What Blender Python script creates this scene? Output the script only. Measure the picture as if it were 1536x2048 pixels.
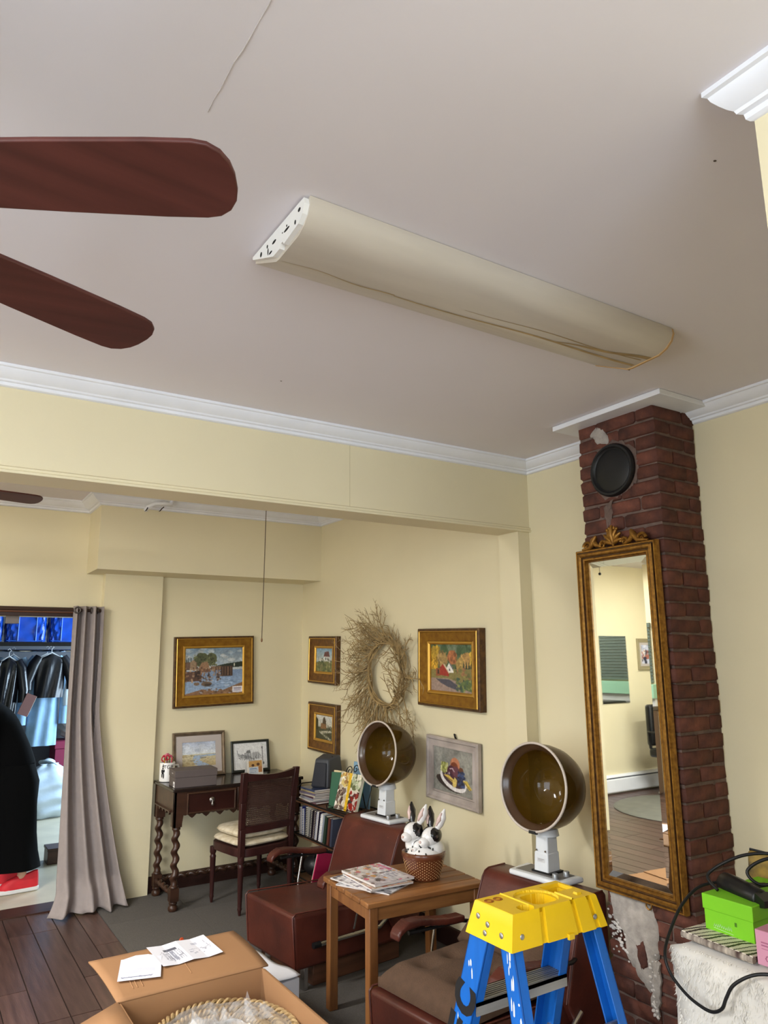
import bpy, bmesh, math, random
import numpy as np
from mathutils import Vector, Matrix
R = math.radians
PI = math.pi
scene = bpy.context.scene
for _o in list(bpy.data.objects):
    bpy.data.objects.remove(_o)
COL = scene.collection

# ------------------------------------------------------------------ camera
YAW, PITCH, ROLL, FPX, CZ = 32.6392, 11.3551, -0.4915, 1455.16, 1.55
_y, _p, _r = R(YAW), R(PITCH), R(ROLL)
_fw = Vector((math.sin(_y) * math.cos(_p), math.cos(_y) * math.cos(_p), math.sin(_p)))
_rt = Vector((math.cos(_y), -math.sin(_y), 0))
_up = _rt.cross(_fw)
_rt2 = _rt * math.cos(_r) + _up * math.sin(_r)
_up2 = -_rt * math.sin(_r) + _up * math.cos(_r)
cd = bpy.data.cameras.new('camera')
cd.sensor_fit = 'HORIZONTAL'; cd.sensor_width = 36.0; cd.lens = FPX / 1536 * 36.0
cd.clip_start = 0.05; cd.clip_end = 100
cam = bpy.data.objects.new('camera', cd); COL.objects.link(cam)
M = Matrix(((_rt2.x, _up2.x, -_fw.x, 0), (_rt2.y, _up2.y, -_fw.y, 0), (_rt2.z, _up2.z, -_fw.z, CZ), (0, 0, 0, 1)))
cam.matrix_world = M
scene.camera = cam

# ------------------------------------------------------------------ world, daylight, exposure
def lin(c):
    c = c / 255.0
    return c / 12.92 if c <= 0.04045 else ((c + 0.055) / 1.055) ** 2.4
def rgb(r, g, b):
    return (lin(r), lin(g), lin(b), 1.0)
w = bpy.data.worlds.new('daylight'); scene.world = w; w.use_nodes = True
w.node_tree.nodes['Background'].inputs[0].default_value = (0.75, 0.86, 1.0, 1)
w.node_tree.nodes['Background'].inputs[1].default_value = 1.2
vs = scene.view_settings
vs.view_transform = 'Standard'; vs.look = 'None'; vs.gamma = 1; vs.use_curve_mapping = False
vs.exposure = 1.14
def area(name, loc, target, sx, sy, power, col):
    l = bpy.data.lights.new(name, 'AREA'); l.shape = 'RECTANGLE'; l.size = sx; l.size_y = sy
    l.energy = power; l.color = col
    o = bpy.data.objects.new(name, l); COL.objects.link(o)
    o.location = loc
    d = (Vector(target) - Vector(loc))
    o.rotation_euler = d.to_track_quat('-Z', 'Y').to_euler()
    return o
# daylight entering by the shop window in the left wall and the one behind the camera
area('window_daylight_left', (-2.34, 0.9, 1.45), (0, 0.9, 1.45), 2.0, 1.7, 21, (0.80, 0.90, 1.0))
area('window_daylight_front', (-0.9, -2.52, 1.45), (-0.9, 0, 1.45), 3.0, 1.7, 31, (0.82, 0.91, 1.0))
area('window_daylight_store', (3.35, 7.6, 1.5), (1.0, 7.9, 0.6), 1.5, 1.6, 84, (0.62, 0.82, 1.0))

# ------------------------------------------------------------------ mesh helpers
class MB:
    """Collects geometry that is built into ONE mesh object."""
    def __init__(s):
        s.v = []; s.f = []; s.c = None
    def add(s, vs_, fs_, T=None):
        b = len(s.v)
        if T is not None:
            vs_ = [T @ Vector(p) for p in vs_]
        s.v += [tuple(p) for p in vs_]
        s.f += [tuple(i + b for i in f) for f in fs_]
        return s
    def box(s, x0, x1, y0, y1, z0, z1, T=None):
        vv = [(x0, y0, z0), (x1, y0, z0), (x1, y1, z0), (x0, y1, z0), (x0, y0, z1), (x1, y0, z1), (x1, y1, z1), (x0, y1, z1)]
        ff = [(0, 3, 2, 1), (4, 5, 6, 7), (0, 1, 5, 4), (1, 2, 6, 5), (2, 3, 7, 6), (3, 0, 4, 7)]
        return s.add(vv, ff, T)
    def cbox(s, c, d, T=None):
        return s.box(c[0] - d[0] / 2, c[0] + d[0] / 2, c[1] - d[1] / 2, c[1] + d[1] / 2, c[2] - d[2] / 2, c[2] + d[2] / 2, T)
    def hexa(s, bot, top, T=None):
        """8 corners: bottom loop of four and top loop of four (ccw seen from above)."""
        return s.add(list(bot) + list(top), [(0, 3, 2, 1), (4, 5, 6, 7), (0, 1, 5, 4), (1, 2, 6, 5), (2, 3, 7, 6), (3, 0, 4, 7)], T)
    def prism(s, poly, h0, h1, axis='z', T=None):
        n = len(poly); vv = []
        for h in (h0, h1):
            for (a, b) in poly:
                vv.append({'z': (a, b, h), 'y': (a, h, b), 'x': (h, a, b)}[axis])
        ff = [tuple(range(n))[::-1], tuple(range(n, 2 * n))]
        ff += [(i, (i + 1) % n, n + (i + 1) % n, n + i) for i in range(n)]
        return s.add(vv, ff, T)
    def lathe(s, prof, n=24, T=None, cap0=True, cap1=True):
        vv = []; ff = []
        for (r, z) in prof:
            for k in range(n):
                a = 2 * PI * k / n
                vv.append((r * math.cos(a), r * math.sin(a), z))
        m = len(prof)
        for i in range(m - 1):
            for k in range(n):
                k2 = (k + 1) % n
                ff.append((i * n + k, i * n + k2, (i + 1) * n + k2, (i + 1) * n + k))
        if cap0: ff.append(tuple(range(n))[::-1])
        if cap1: ff.append(tuple(range((m - 1) * n, m * n)))
        return s.add(vv, ff, T)
    def tube(s, pts, r, n=8, caps=True, T=None):
        pts = [Vector(p) for p in pts]; m = len(pts)
        rr = r if isinstance(r, (list, tuple)) else [r] * m
        t0 = (pts[1] - pts[0]).normalized()
        ref = Vector((0, 0, 1)) if abs(t0.z) < 0.9 else Vector((1, 0, 0))
        u = t0.cross(ref).normalized(); vv = []; ff = []
        for i in range(m):
            if i == 0: t = t0
            elif i == m - 1: t = (pts[i] - pts[i - 1]).normalized()
            else: t = ((pts[i + 1] - pts[i]).normalized() + (pts[i] - pts[i - 1]).normalized())
            if t.length < 1e-6: t = t0
            t = t.normalized()
            u = (u - t * u.dot(t))
            if u.length < 1e-6: u = t.orthogonal()
            u = u.normalized(); v2 = t.cross(u)
            for k in range(n):
                a = 2 * PI * k / n
                vv.append(pts[i] + (u * math.cos(a) + v2 * math.sin(a)) * rr[i])
        for i in range(m - 1):
            for k in range(n):
                k2 = (k + 1) % n
                ff.append((i * n + k, i * n + k2, (i + 1) * n + k2, (i + 1) * n + k))
        if caps:
            ff.append(tuple(range(n))[::-1]); ff.append(tuple(range((m - 1) * n, m * n)))
        return s.add(vv, ff, T)
    def grid(s, fn, nu, nv, wrapu=False, T=None):
        vv = []; ff = []
        for j in range(nv):
            for i in range(nu):
                vv.append(fn(i / (nu if wrapu else nu - 1), j / (nv - 1)))
        for j in range(nv - 1):
            for i in range(nu if wrapu else nu - 1):
                i2 = (i + 1) % nu
                ff.append((j * nu + i, j * nu + i2, (j + 1) * nu + i2, (j + 1) * nu + i))
        return s.add(vv, ff, T)
    def ell(s, c, r, nu=16, nv=10, T=None):
        def fn(u, v):
            a = 2 * PI * u; b = PI * (v * 0.98 + 0.01) - PI / 2
            return (c[0] + r[0] * math.cos(b) * math.cos(a), c[1] + r[1] * math.cos(b) * math.sin(a), c[2] + r[2] * math.sin(b))
        b0 = len(s.v)
        s.grid(fn, nu, nv, True, T)
        s.f.append(tuple(range(b0, b0 + nu))[::-1]); s.f.append(tuple(range(b0 + (nv - 1) * nu, b0 + nv * nu)))
        return s
    def frame(s, w_, h_, prof, T=None):
        """Mitred picture frame in the local xz plane (x right, z up, front is -y).
        prof: list of (inset from the outer edge, height out of the wall)."""
        vv = []; ff = []
        for (i, o) in prof:
            for (sx, sz) in ((-1, -1), (1, -1), (1, 1), (-1, 1)):
                vv.append((sx * (w_ / 2 - i), -o, sz * (h_ / 2 - i)))
        m = len(prof)
        for a in range(m - 1):
            for k in range(4):
                k2 = (k + 1) % 4
                ff.append((a * 4 + k, a * 4 + k2, (a + 1) * 4 + k2, (a + 1) * 4 + k))
        return s.add(vv, ff, T)
    def run(s, prof, p0, p1, out, up=(0, 0, 1), m0=0, m1=0):
        """Extrude a moulding profile (depth out, height) from p0 to p1; m0/m1 shift the ends by depth (mitres)."""
        p0 = Vector(p0); p1 = Vector(p1); d = (p1 - p0).normalized(); out = Vector(out); up = Vector(up)
        n = len(prof); vv = []
        for (dd, h) in prof: vv.append(p0 + out * dd + up * h + d * (m0 * dd))
        for (dd, h) in prof: vv.append(p1 + out * dd + up * h + d * (m1 * dd))
        ff = [(i, (i + 1) % n, n + (i + 1) % n, n + i) for i in range(n)]
        ff += [tuple(range(n))[::-1], tuple(range(n, 2 * n))]
        return s.add(vv, ff)
    def mesh(s, name):
        me = bpy.data.meshes.new(name); me.from_pydata(s.v, [], s.f)
        bm = bmesh.new(); bm.from_mesh(me); bmesh.ops.recalc_face_normals(bm, faces=bm.faces); bm.to_mesh(me); bm.free()
        return me

def obj(name, mb, mat, parent=None, smooth=None, bevel=0, seg=2, sub=0, solid=0, loc=None, rot=None):
    me = mb.mesh(name) if isinstance(mb, MB) else mb
    if not me.materials: me.materials.append(mat)
    o = bpy.data.objects.new(name, me); COL.objects.link(o)
    if smooth is not None:
        me.polygons.foreach_set('use_smooth', [True] * len(me.polygons))
        me.set_sharp_from_angle(angle=R(smooth))
    if solid:
        md = o.modifiers.new('solid', 'SOLIDIFY'); md.thickness = solid; md.offset = 0
    if bevel:
        md = o.modifiers.new('bevel', 'BEVEL'); md.width = bevel; md.segments = seg; md.limit_method = 'ANGLE'; md.angle_limit = R(40)
        md.harden_normals = False
        if smooth is None:
            me.polygons.foreach_set('use_smooth', [True] * len(me.polygons)); me.set_sharp_from_angle(angle=R(50))
    if sub:
        md = o.modifiers.new('sub', 'SUBSURF'); md.levels = sub; md.render_levels = sub
    if loc is not None: o.location = loc
    if rot is not None: o.rotation_euler = rot
    if parent is not None: o.parent = parent
    return o
def tag(o, label=None, cat=None, group=None, kind=None):
    if label: o['label'] = label
    if cat: o['category'] = cat
    if group: o['group'] = group
    if kind: o['kind'] = kind
    return o
def thing(name, label, cat, loc=(0, 0, 0), rot=(0, 0, 0), group=None):
    o = bpy.data.objects.new(name, None); COL.objects.link(o)
    o.empty_display_size = 0.05
    o.location = loc; o.rotation_euler = rot
    return tag(o, label, cat, group)
def struct(name, mb, mat, label=None, parent=None, **k):
    o = obj(name, mb, mat, parent, **k)
    if parent is None:
        tag(o, label, None, None, 'structure')
    return o
def copy_tree(o, parent=None):
    c = o.copy(); COL.objects.link(c); c.parent = parent
    for ch in [x for x in bpy.data.objects if x.parent == o]:
        copy_tree(ch, c)
    return c
def TR(loc=(0, 0, 0), rx=0, ry=0, rz=0, sc=1):
    return Matrix.Translation(loc) @ Matrix.Rotation(R(rz), 4, 'Z') @ Matrix.Rotation(R(ry), 4, 'Y') @ Matrix.Rotation(R(rx), 4, 'X') @ Matrix.Scale(sc, 4)

# ------------------------------------------------------------------ materials
MATS = {}
def mat(name, col, rough=0.6, metal=0.0, var=0.0, scale=6.0, bump=0.0, bscale=40.0, col2=None, stretch=(1, 1, 1), objrand=0.0, spec=0.5, coat=0.0, trans=0.0, ior=1.45, alpha=1.0, sheen=0.0, detail=4.0, sss=0.0):
    if name in MATS: return MATS[name]
    m = bpy.data.materials.new(name); m.use_nodes = True; nt = m.node_tree; N = nt.nodes; L = nt.links
    b = N['Principled BSDF']
    c = rgb(*col)
    b.inputs['Roughness'].default_value = rough; b.inputs['Metallic'].default_value = metal
    b.inputs['Specular IOR Level'].default_value = spec
    b.inputs['Coat Weight'].default_value = coat; b.inputs['Coat Roughness'].default_value = 0.15
    b.inputs['Transmission Weight'].default_value = trans; b.inputs['IOR'].default_value = ior
    b.inputs['Alpha'].default_value = alpha; b.inputs['Sheen Weight'].default_value = sheen
    if sss: b.inputs['Subsurface Weight'].default_value = sss; b.inputs['Subsurface Radius'].default_value = (0.02, 0.01, 0.006)
    b.inputs['Base Color'].default_value = c
    src = None
    if var or bump:
        tc = N.new('ShaderNodeTexCoord'); mp = N.new('ShaderNodeMapping'); mp.inputs['Scale'].default_value = stretch
        L.new(tc.outputs['Object'], mp.inputs['Vector'])
    if var:
        no = N.new('ShaderNodeTexNoise'); no.inputs['Scale'].default_value = scale; no.inputs['Detail'].default_value = detail
        L.new(mp.outputs[0], no.inputs['Vector'])
        c2 = rgb(*col2) if col2 else tuple(x * (1 - var) for x in c[:3]) + (1,)
        c1 = c if col2 else tuple(min(1, x * (1 + var * 0.6)) for x in c[:3]) + (1,)
        rp = N.new('ShaderNodeValToRGB'); rp.color_ramp.elements[0].position = 0.3; rp.color_ramp.elements[1].position = 0.7
        rp.color_ramp.elements[0].color = c2; rp.color_ramp.elements[1].color = c1
        L.new(no.outputs['Fac'], rp.inputs['Fac']); src = rp.outputs['Color']
    if objrand:
        oi = N.new('ShaderNodeObjectInfo'); hs = N.new('ShaderNodeHueSaturation')
        mr = N.new('ShaderNodeMapRange'); mr.inputs['To Min'].default_value = 1 - objrand; mr.inputs['To Max'].default_value = 1 + objrand
        L.new(oi.outputs['Random'], mr.inputs['Value']); L.new(mr.outputs[0], hs.inputs['Value'])
        if src: L.new(src, hs.inputs['Color'])
        else: hs.inputs['Color'].default_value = c
        src = hs.outputs['Color']
    if src: L.new(src, b.inputs['Base Color'])
    if bump:
        nb = N.new('ShaderNodeTexNoise'); nb.inputs['Scale'].default_value = bscale; nb.inputs['Detail'].default_value = 3
        L.new(mp.outputs[0], nb.inputs['Vector'])
        bp = N.new('ShaderNodeBump'); bp.inputs['Strength'].default_value = min(1, bump); bp.inputs['Distance'].default_value = 0.004
        L.new(nb.outputs['Fac'], bp.inputs['Height']); L.new(bp.outputs[0], b.inputs['Normal'])
    MATS[name] = m
    return m
def glow(name, col, strength):
    if name in MATS: return MATS[name]
    m = bpy.data.materials.new(name); m.use_nodes = True
    b = m.node_tree.nodes['Principled BSDF']
    b.inputs['Base Color'].default_value = rgb(*col); b.inputs['Emission Color'].default_value = rgb(*col); b.inputs['Emission Strength'].default_value = strength
    MATS[name] = m; return m
def print_mat(rough=0.55, coat=0.0):
    key = 'print_%s_%s' % (rough, coat)
    if key in MATS: return MATS[key]
    m = bpy.data.materials.new(key); m.use_nodes = True; nt = m.node_tree
    a = nt.nodes.new('ShaderNodeVertexColor'); a.layer_name = 'Col'
    b = nt.nodes['Principled BSDF']; b.inputs['Roughness'].default_value = rough; b.inputs['Coat Weight'].default_value = coat
    nt.links.new(a.outputs['Color'], b.inputs['Base Color']); MATS[key] = m; return m

# ------------------------------------------------------------------ flat print: a small brush set that paints a picture into a colour grid
class Paint:
    def __init__(s, w_, h_, col, seed=0):
        s.w, s.h = w_, h_; s.a = np.zeros((h_, w_, 3)); s.a[:] = col
        s.r = np.random.default_rng(seed)
        s.Y, s.X = np.mgrid[0:h_, 0:w_]; s.X = (s.X + .5) / w_; s.Y = (s.Y + .5) / h_
    def _noise(s, k):
        gx = max(2, int(k)); gy = max(2, int(k * s.h / s.w)); g = s.r.random((gy + 1, gx + 1))
        fx = s.X * (gx - 0.001); fy = s.Y * (gy - 0.001); ix = fx.astype(int); iy = fy.astype(int); tx = fx - ix; ty = fy - iy
        tx = tx * tx * (3 - 2 * tx); ty = ty * ty * (3 - 2 * ty)
        return (g[iy, ix] * (1 - tx) + g[iy, ix + 1] * tx) * (1 - ty) + (g[iy + 1, ix] * (1 - tx) + g[iy + 1, ix + 1] * tx) * ty
    def put(s, m, col, alpha=1.0):
        m = np.clip(m, 0, 1)[..., None] * alpha
        s.a = s.a * (1 - m) + np.array(col, float) * m; return s
    def grad(s, c0, c1, y0=0, y1=1):
        t = np.clip((s.Y - y0) / (y1 - y0), 0, 1)[..., None]; m = ((s.Y >= y0) & (s.Y <= y1))[..., None]
        s.a = np.where(m, np.array(c0) * (1 - t) + np.array(c1) * t, s.a); return s
    def ell(s, cx, cy, rx, ry, col, alpha=1, ragged=0.0, k=20, rot=0):
        x = s.X - cx; y = (s.Y - cy) * s.h / s.w; ry = ry * s.h / s.w; c, q = math.cos(rot), math.sin(rot)
        d = ((x * c + y * q) / rx) ** 2 + ((-x * q + y * c) / ry) ** 2
        if ragged: d = d + (s._noise(k) - .5) * ragged
        return s.put(d < 1, col, alpha)
    def poly(s, pts, col, alpha=1):
        ins = np.zeros((s.h, s.w), bool); n = len(pts)
        for i in range(n):
            x0, y0 = pts[i]; x1, y1 = pts[(i + 1) % n]
            if y0 == y1: continue
            c = ((y0 > s.Y) != (y1 > s.Y)) & (s.X < (x1 - x0) * (s.Y - y0) / (y1 - y0) + x0); ins ^= c
        return s.put(ins, col, alpha)
    def rect(s, x0, y0, x1, y1, col, alpha=1):
        return s.put((s.X >= x0) & (s.X <= x1) & (s.Y >= y0) & (s.Y <= y1), col, alpha)
    def line(s, pts, wd, col, alpha=1):
        d = np.full((s.h, s.w), 9.0); asp = s.h / s.w
        for (x0, y0), (x1, y1) in zip(pts[:-1], pts[1:]):
            ax, ay = x1 - x0, (y1 - y0) * asp; L = ax * ax + ay * ay + 1e-12
            t = np.clip(((s.X - x0) * ax + (s.Y - y0) * asp * ay) / L, 0, 1)
            d = np.minimum(d, np.hypot(s.X - x0 - t * ax, (s.Y - y0) * asp - t * ay))
        return s.put(d < wd / 2, col, alpha)
    def dabs(s, n, x0, y0, x1, y1, cols, r0=.01, r1=.03, stretch=1.0, alpha=.9):
        for i in range(n):
            c = cols[int(s.r.integers(len(cols)))]; r = s.r.uniform(r0, r1)
            s.ell(s.r.uniform(x0, x1), s.r.uniform(y0, y1), r, r * stretch * s.w / s.h, np.array(c) * s.r.uniform(.85, 1.12), alpha)
        return s
    def soft(s, n=1):
        for _ in range(n):
            p = np.pad(s.a, ((1, 1), (1, 1), (0, 0)), 'edge')
            s.a = (p[:-2, 1:-1] + p[2:, 1:-1] + p[1:-1, :-2] + p[1:-1, 2:] + 2 * p[1:-1, 1:-1]) / 6
        return s
    def grey(s, k):
        m = s.a.mean(2, keepdims=True); s.a = s.a * (1 - k) + m * k; return s
    def mottle(s, amt, k=30):
        s.a = s.a * (1 + (s._noise(k) - .5)[..., None] * amt); return s
def _lin(a):
    a = np.clip(a, 0, 255) / 255.0
    return np.where(a <= 0.04045, a / 12.92, ((a + 0.055) / 1.055) ** 2.4)
def printed(name, P, w_, h_, parent=None, depth=0.002, m=None, fn=None, bend=None):
    """A sheet in the local xz plane (front -y), coloured from a Paint grid; fn maps (x,z) to a 3-D point for curved sheets."""
    W_, H_ = P.w, P.h; fn = fn or (lambda x, z: (x, 0.0, z))
    vv = []; ff = []
    for j in range(H_ + 1):
        for i in range(W_ + 1):
            vv.append(fn((i / W_ - .5) * w_, (.5 - j / H_) * h_))
    for j in range(H_):
        for i in range(W_):
            a = j * (W_ + 1) + i; ff.append((a, a + W_ + 1, a + W_ + 2, a + 1))
    me = bpy.data.meshes.new(name); me.from_pydata(vv, [], ff)
    cl = _lin(P.a).reshape(-1, 3); cl = np.repeat(np.c_[cl, np.ones(len(cl))], 4, axis=0).astype(np.float32)
    at = me.color_attributes.new('Col', 'FLOAT_COLOR', 'CORNER'); at.data.foreach_set('color', cl.ravel())
    me.materials.append(m or print_mat())
    o = bpy.data.objects.new(name, me); COL.objects.link(o)
    if depth:
        md = o.modifiers.new('solid', 'SOLIDIFY'); md.thickness = depth; md.offset = -1
    if parent is not None: o.parent = parent
    return o
def text_mesh(txt, size, extrude=0.0005, align='CENTER', bold=0.0):
    cu = bpy.data.curves.new('t', 'FONT'); cu.body = txt; cu.size = size; cu.extrude = extrude; cu.align_x = align; cu.align_y = 'CENTER'; cu.resolution_u = 3; cu.offset = bold
    o = bpy.data.objects.new('t', cu); COL.objects.link(o)
    me = bpy.data.meshes.new_from_object(o.evaluated_get(bpy.context.evaluated_depsgraph_get()))
    bpy.data.objects.remove(o); me.materials.clear(); return me
# ================================================================== THE ROOM
XR, YBM, YBK, ZB, H, H2 = 2.6453, 2.7309, 2.8883, 2.1831, 2.552, 2.649
YS, XS, ZS, YD, YB, YP, XP0, XP1 = 5.0518, 0.982, 2.1447, 5.404, 5.370, 5.3205, 1.094, 1.4956
XL, YF = -3.4, -2.6
XC, YC1, YC2 = 2.3856, 1.7386, 2.1382
WALL = mat('cream_wall_paint', (228, 217, 182), 0.55, var=0.04, scale=1.5, bump=0.05, bscale=120)
CEIL = mat('ceiling_paint', (230, 225, 228), 0.75, var=0.03, scale=1.2, bump=0.04, bscale=90)
WHITE = mat('white_trim_paint', (236, 238, 243), 0.4, var=0.05, scale=5)
PLANK = mat('dark_floor_plank', (86, 64, 57), 0.32, var=0.35, scale=5, stretch=(9, 0.7, 1), objrand=0.22, bump=0.15, bscale=30)
SUBFL = mat('floor_joint_dark', (34, 24, 21), 0.8)
CARPET = mat('grey_carpet', (96, 92, 88), 0.95, var=0.18, scale=160, objrand=0.07, bump=0.6, bscale=420)
BRICK = mat('old_brick', (112, 66, 52), 0.85, var=0.45, scale=16, col2=(70, 42, 36), objrand=0.25, bump=0.7, bscale=70)
MORTAR = mat('old_mortar', (110, 92, 84), 0.95, var=0.3, scale=22, bump=0.8, bscale=90)
PLASTER = mat('grey_plaster', (176, 168, 160), 0.9, var=0.25, scale=25, bump=0.9, bscale=60)

fl = struct('floor', MB().box(XL, 1.15, YF, YD + 0.02, -0.06, -0.004).box(XL, -.9, YD + .02, 6.1, -.06, -.004), SUBFL, 'dark wood plank floor of the salon')
rnd = random.Random(4)
pw = 0.13; cols = int(round((1.15 - XL) / pw)); pmesh = {}
def plank_mesh(L):
    key = round(L, 2)
    if key not in pmesh:
        m_ = MB(); b = 0.0015
        m_.hexa([(b, b, -.012), (pw - b, b, -.012), (pw - b, L - b, -.012), (b, L - b, -.012)],
                [(b + .0015, b + .0015, 0), (pw - b - .0015, b + .0015, 0), (pw - b - .0015, L - b - .0015, 0), (b + .0015, L - b - .0015, 0)])
        pmesh[key] = m_.mesh('plank'); pmesh[key].materials.append(PLANK)
    return pmesh[key]
for c in range(cols):
    x0 = XL + c * pw; y = YF - rnd.choice((0, .4, .8))
    if x0 + pw > 1.152: continue
    ye = YD + .02 if x0 > -1.05 else 6.06
    while y < ye - .04:
        a = max(y, YF); b = min(y + 1.2, ye); y += 1.2
        if b - a < .03: continue
        o = obj('plank', plank_mesh(b - a), PLANK, fl, loc=(x0, a, 0))
fc = struct('floor_carpet', MB().box(1.15, XR + .02, 0.5, YB + 0.05, -0.06, -0.006), SUBFL, 'grey carpet tiles of the waiting corner')
tm = {}
def tile(sx, sy):
    k = (round(sx, 3), round(sy, 3))
    if k not in tm:
        m_ = MB(); m_.box(.001, sx - .001, .001, sy - .001, -.006, .004); tm[k] = m_.mesh('carpet_tile'); tm[k].materials.append(CARPET)
    return tm[k]
ys = [0.5 + .4875 * i for i in range(11)]
for i in range(3):
    for j in range(10):
        obj('carpet_tile', tile(.4984, .4875), CARPET, fc, loc=(1.15 + i * .4984, ys[j], 0))

struct('ceiling', MB().box(XL, XR + .1, YF, YBM + .02, H, H + .08), CEIL, 'off-white plaster ceiling of the front room')
struct('ceiling_back', MB().box(XL, XR + .1, YBM + .02, 6.2, H2, H2 + .08), CEIL, 'off-white ceiling behind the beam')
# hairline crack and nail marks in the ceiling plaster
ck = MB(); pts = []
for i in range(15):
    t = i / 14; pts.append((.372 - .006 * t + rnd.uniform(-.0016, .0016), .70 + .47 * t, H - .0002))
ck.tube(pts, [0.0009 * (0.5 + rnd.random()) for _ in pts], 5)
CRK = mat('plaster_crack', (196, 188, 182), 0.9)
obj('plaster_crack', ck, CRK, bpy.data.objects['ceiling'])
for (x, y) in ((1.048, 2.33), (2.063, 1.589), (1.30, .75)):
    obj('nail_mark', MB().ell((x, y, H), (.004, .003, .0015), 8, 6), mat('nail_rust', (90, 78, 68), .8), bpy.data.objects['ceiling'])
wb = struct('wall_beam', MB().box(XL, XR + .05, YBM, YBK, ZB, H2 + .05), WALL, 'wide cream beam across the room')
obj('board_seam', MB().box(1.569, 1.571, YBM - .0006, YBM, ZB + .02, H - .06), mat('seam_dark_paint', (196, 184, 146), .6), wb)  # thin seam strip in a slightly darker cream than the wall
struct('wall_right', MB().box(XR, XR + .1, 0.55, YB + .1, -.06, H2), WALL, 'cream right wall with pictures and dryers')
struct('wall_pilaster', MB().box(2.568, XR + .02, YBM + .004, YBK - .002, 0, ZB), WALL, 'narrow cream pilaster under the beam end')
struct('wall_back', MB().box(XP1, XR + .05, YB, YB + .1, 0, ZS + .02), WALL, 'cream back wall behind the desk')
struct('wall_soffit', MB().box(XS, XR + .02, YS, YD + .06, ZS, H2), WALL, 'cream boxed soffit above the desk')
struct('wall_pillar', MB().box(XP0, XP1, YP, YD + .1, 0, ZS), WALL, 'flat cream pillar beside the curtain')
DX0, DX1, DZ = 0.10, 1.03, 1.845
struct('wall_door', MB().prism([(-.9, 0), (DX0, 0), (DX0, DZ), (DX1, DZ), (DX1, 0), (XS + .13, 0), (XS + .13, H2), (-.9, H2)], YD, YD + .12, 'y'), WALL, 'cream wall round the doorway')
struct('wall_return', MB().box(-1.0, -.9, YD, 6.15, 0, H2), WALL, 'short cream return wall left of the doorway')
struct('wall_far', MB().box(XL - .1, -.9, 6.05, 6.15, 0, H2), WALL, 'cream far wall seen in the tall mirror')
# left wall with a window opening, front wall with a shop window
XW = -2.4
struct('wall_left', MB().box(XW - .1, XW, YF, -.15, 0, H2).box(XW - .1, XW, 1.95, YBK, 0, H2).box(XW - .1, XW, -.15, 1.95, 0, .6).box(XW - .1, XW, -.15, 1.95, 2.3, H2), WALL, 'cream left wall with window')
struct('wall_far_left', MB().box(XL - .1, XL, YBM, 6.15, 0, H2).box(XL - .1, XW, YBM, YBK, 0, H2), WALL, 'cream far left wall')
struct('wall_front', MB().box(XL - .1, -2.45, YF - .1, YF, 0, H2).box(.65, XR + .1, YF - .1, YF, 0, H2).box(-2.45, .65, YF - .1, YF, 0, .6).box(-2.45, .65, YF - .1, YF, 2.3, H2), WALL, 'cream front wall behind the camera')
struct('wall_near', MB().box(1.18, XR + .1, YF, .600, 0, H), WALL, 'cream wall jutting in at the right')
for i, (nm, T_, wd) in enumerate((('window_1', TR((XW - .03, .9, 1.45), rz=90), 2.1), ('window_2', TR((-.9, YF - .03, 1.45)), 3.1))):
    m_ = MB(); m_.frame(wd, 1.7, [(0, -.05), (0, .03), (.06, .03), (.06, -.05), (0, -.05)], T_); m_.box(-.025, .025, -.02, .04, -.85, .85, T_)
    ww = struct(nm, m_, WHITE, 'white framed shop window')
# ---- mouldings
CP = [(0, 0), (.070, 0), (.070, -.010), (.062, -.012), (.058, -.020), (.047, -.030), (.036, -.038), (.027, -.042), (.024, -.048), (.014, -.050), (.012, -.060), (.006, -.064), (0, -.064)]
tn = [0]
def trim(prof, p0, p1, out, m0=0, m1=0, label='white crown moulding', mt=None):
    tn[0] += 1
    return struct('trim_%d' % tn[0], MB().run(prof, p0, p1, out, m0=m0, m1=m1), mt or WHITE, label, smooth=35)
trim(CP, (XL, YBM, H), (XR, YBM, H), (0, -1, 0), 0, -1, 'white crown moulding along the beam')
trim(CP, (XR, YBM, H), (XR, YC2, H), (-1, 0, 0), 1, 0, 'white crown moulding between beam and chimney')
trim(CP, (XR, YC1, H), (XR, .6, H), (-1, 0, 0), 0, 0, 'white crown moulding right of the chimney')
CPn = [(d * 1.0, h * 1.0) for d, h in CP]
trim(CPn, (1.18, .600, H), (1.18, YF, H), (-1, 0, 0), -.75, 0, 'white crown moulding end at upper right')
CB = [(d * 1.15, h * 1.15) for d, h in CP]
trim(CB, (XS, YS, H2), (XR, YS, H2), (0, -1, 0), -1, -1, 'white crown moulding on the soffit')
trim(CB, (XS, YD, H2), (XS, YS, H2), (-1, 0, 0), -1, 1, 'short white crown moulding on the soffit end')
trim(CB, (-.9, YD, H2), (XS, YD, H2), (0, -1, 0), 0, -1, 'white crown moulding above the doorway')
trim(CB, (XR, YS, H2), (XR, YBK, H2), (-1, 0, 0), 1, 0, 'white crown moulding on the right wall behind the beam')
BT = [(0, 0), (.012, 0), (.014, .004), (.014, .009), (.008, .012), (.010, .016), (.010, .021), (.004, .025), (0, .025)]
trim(BT, (XL, YBM, ZB), (XR, YBM, ZB), (0, -1, 0), 0, 0, 'thin cream bead moulding along the beam edge', WALL)
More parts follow.
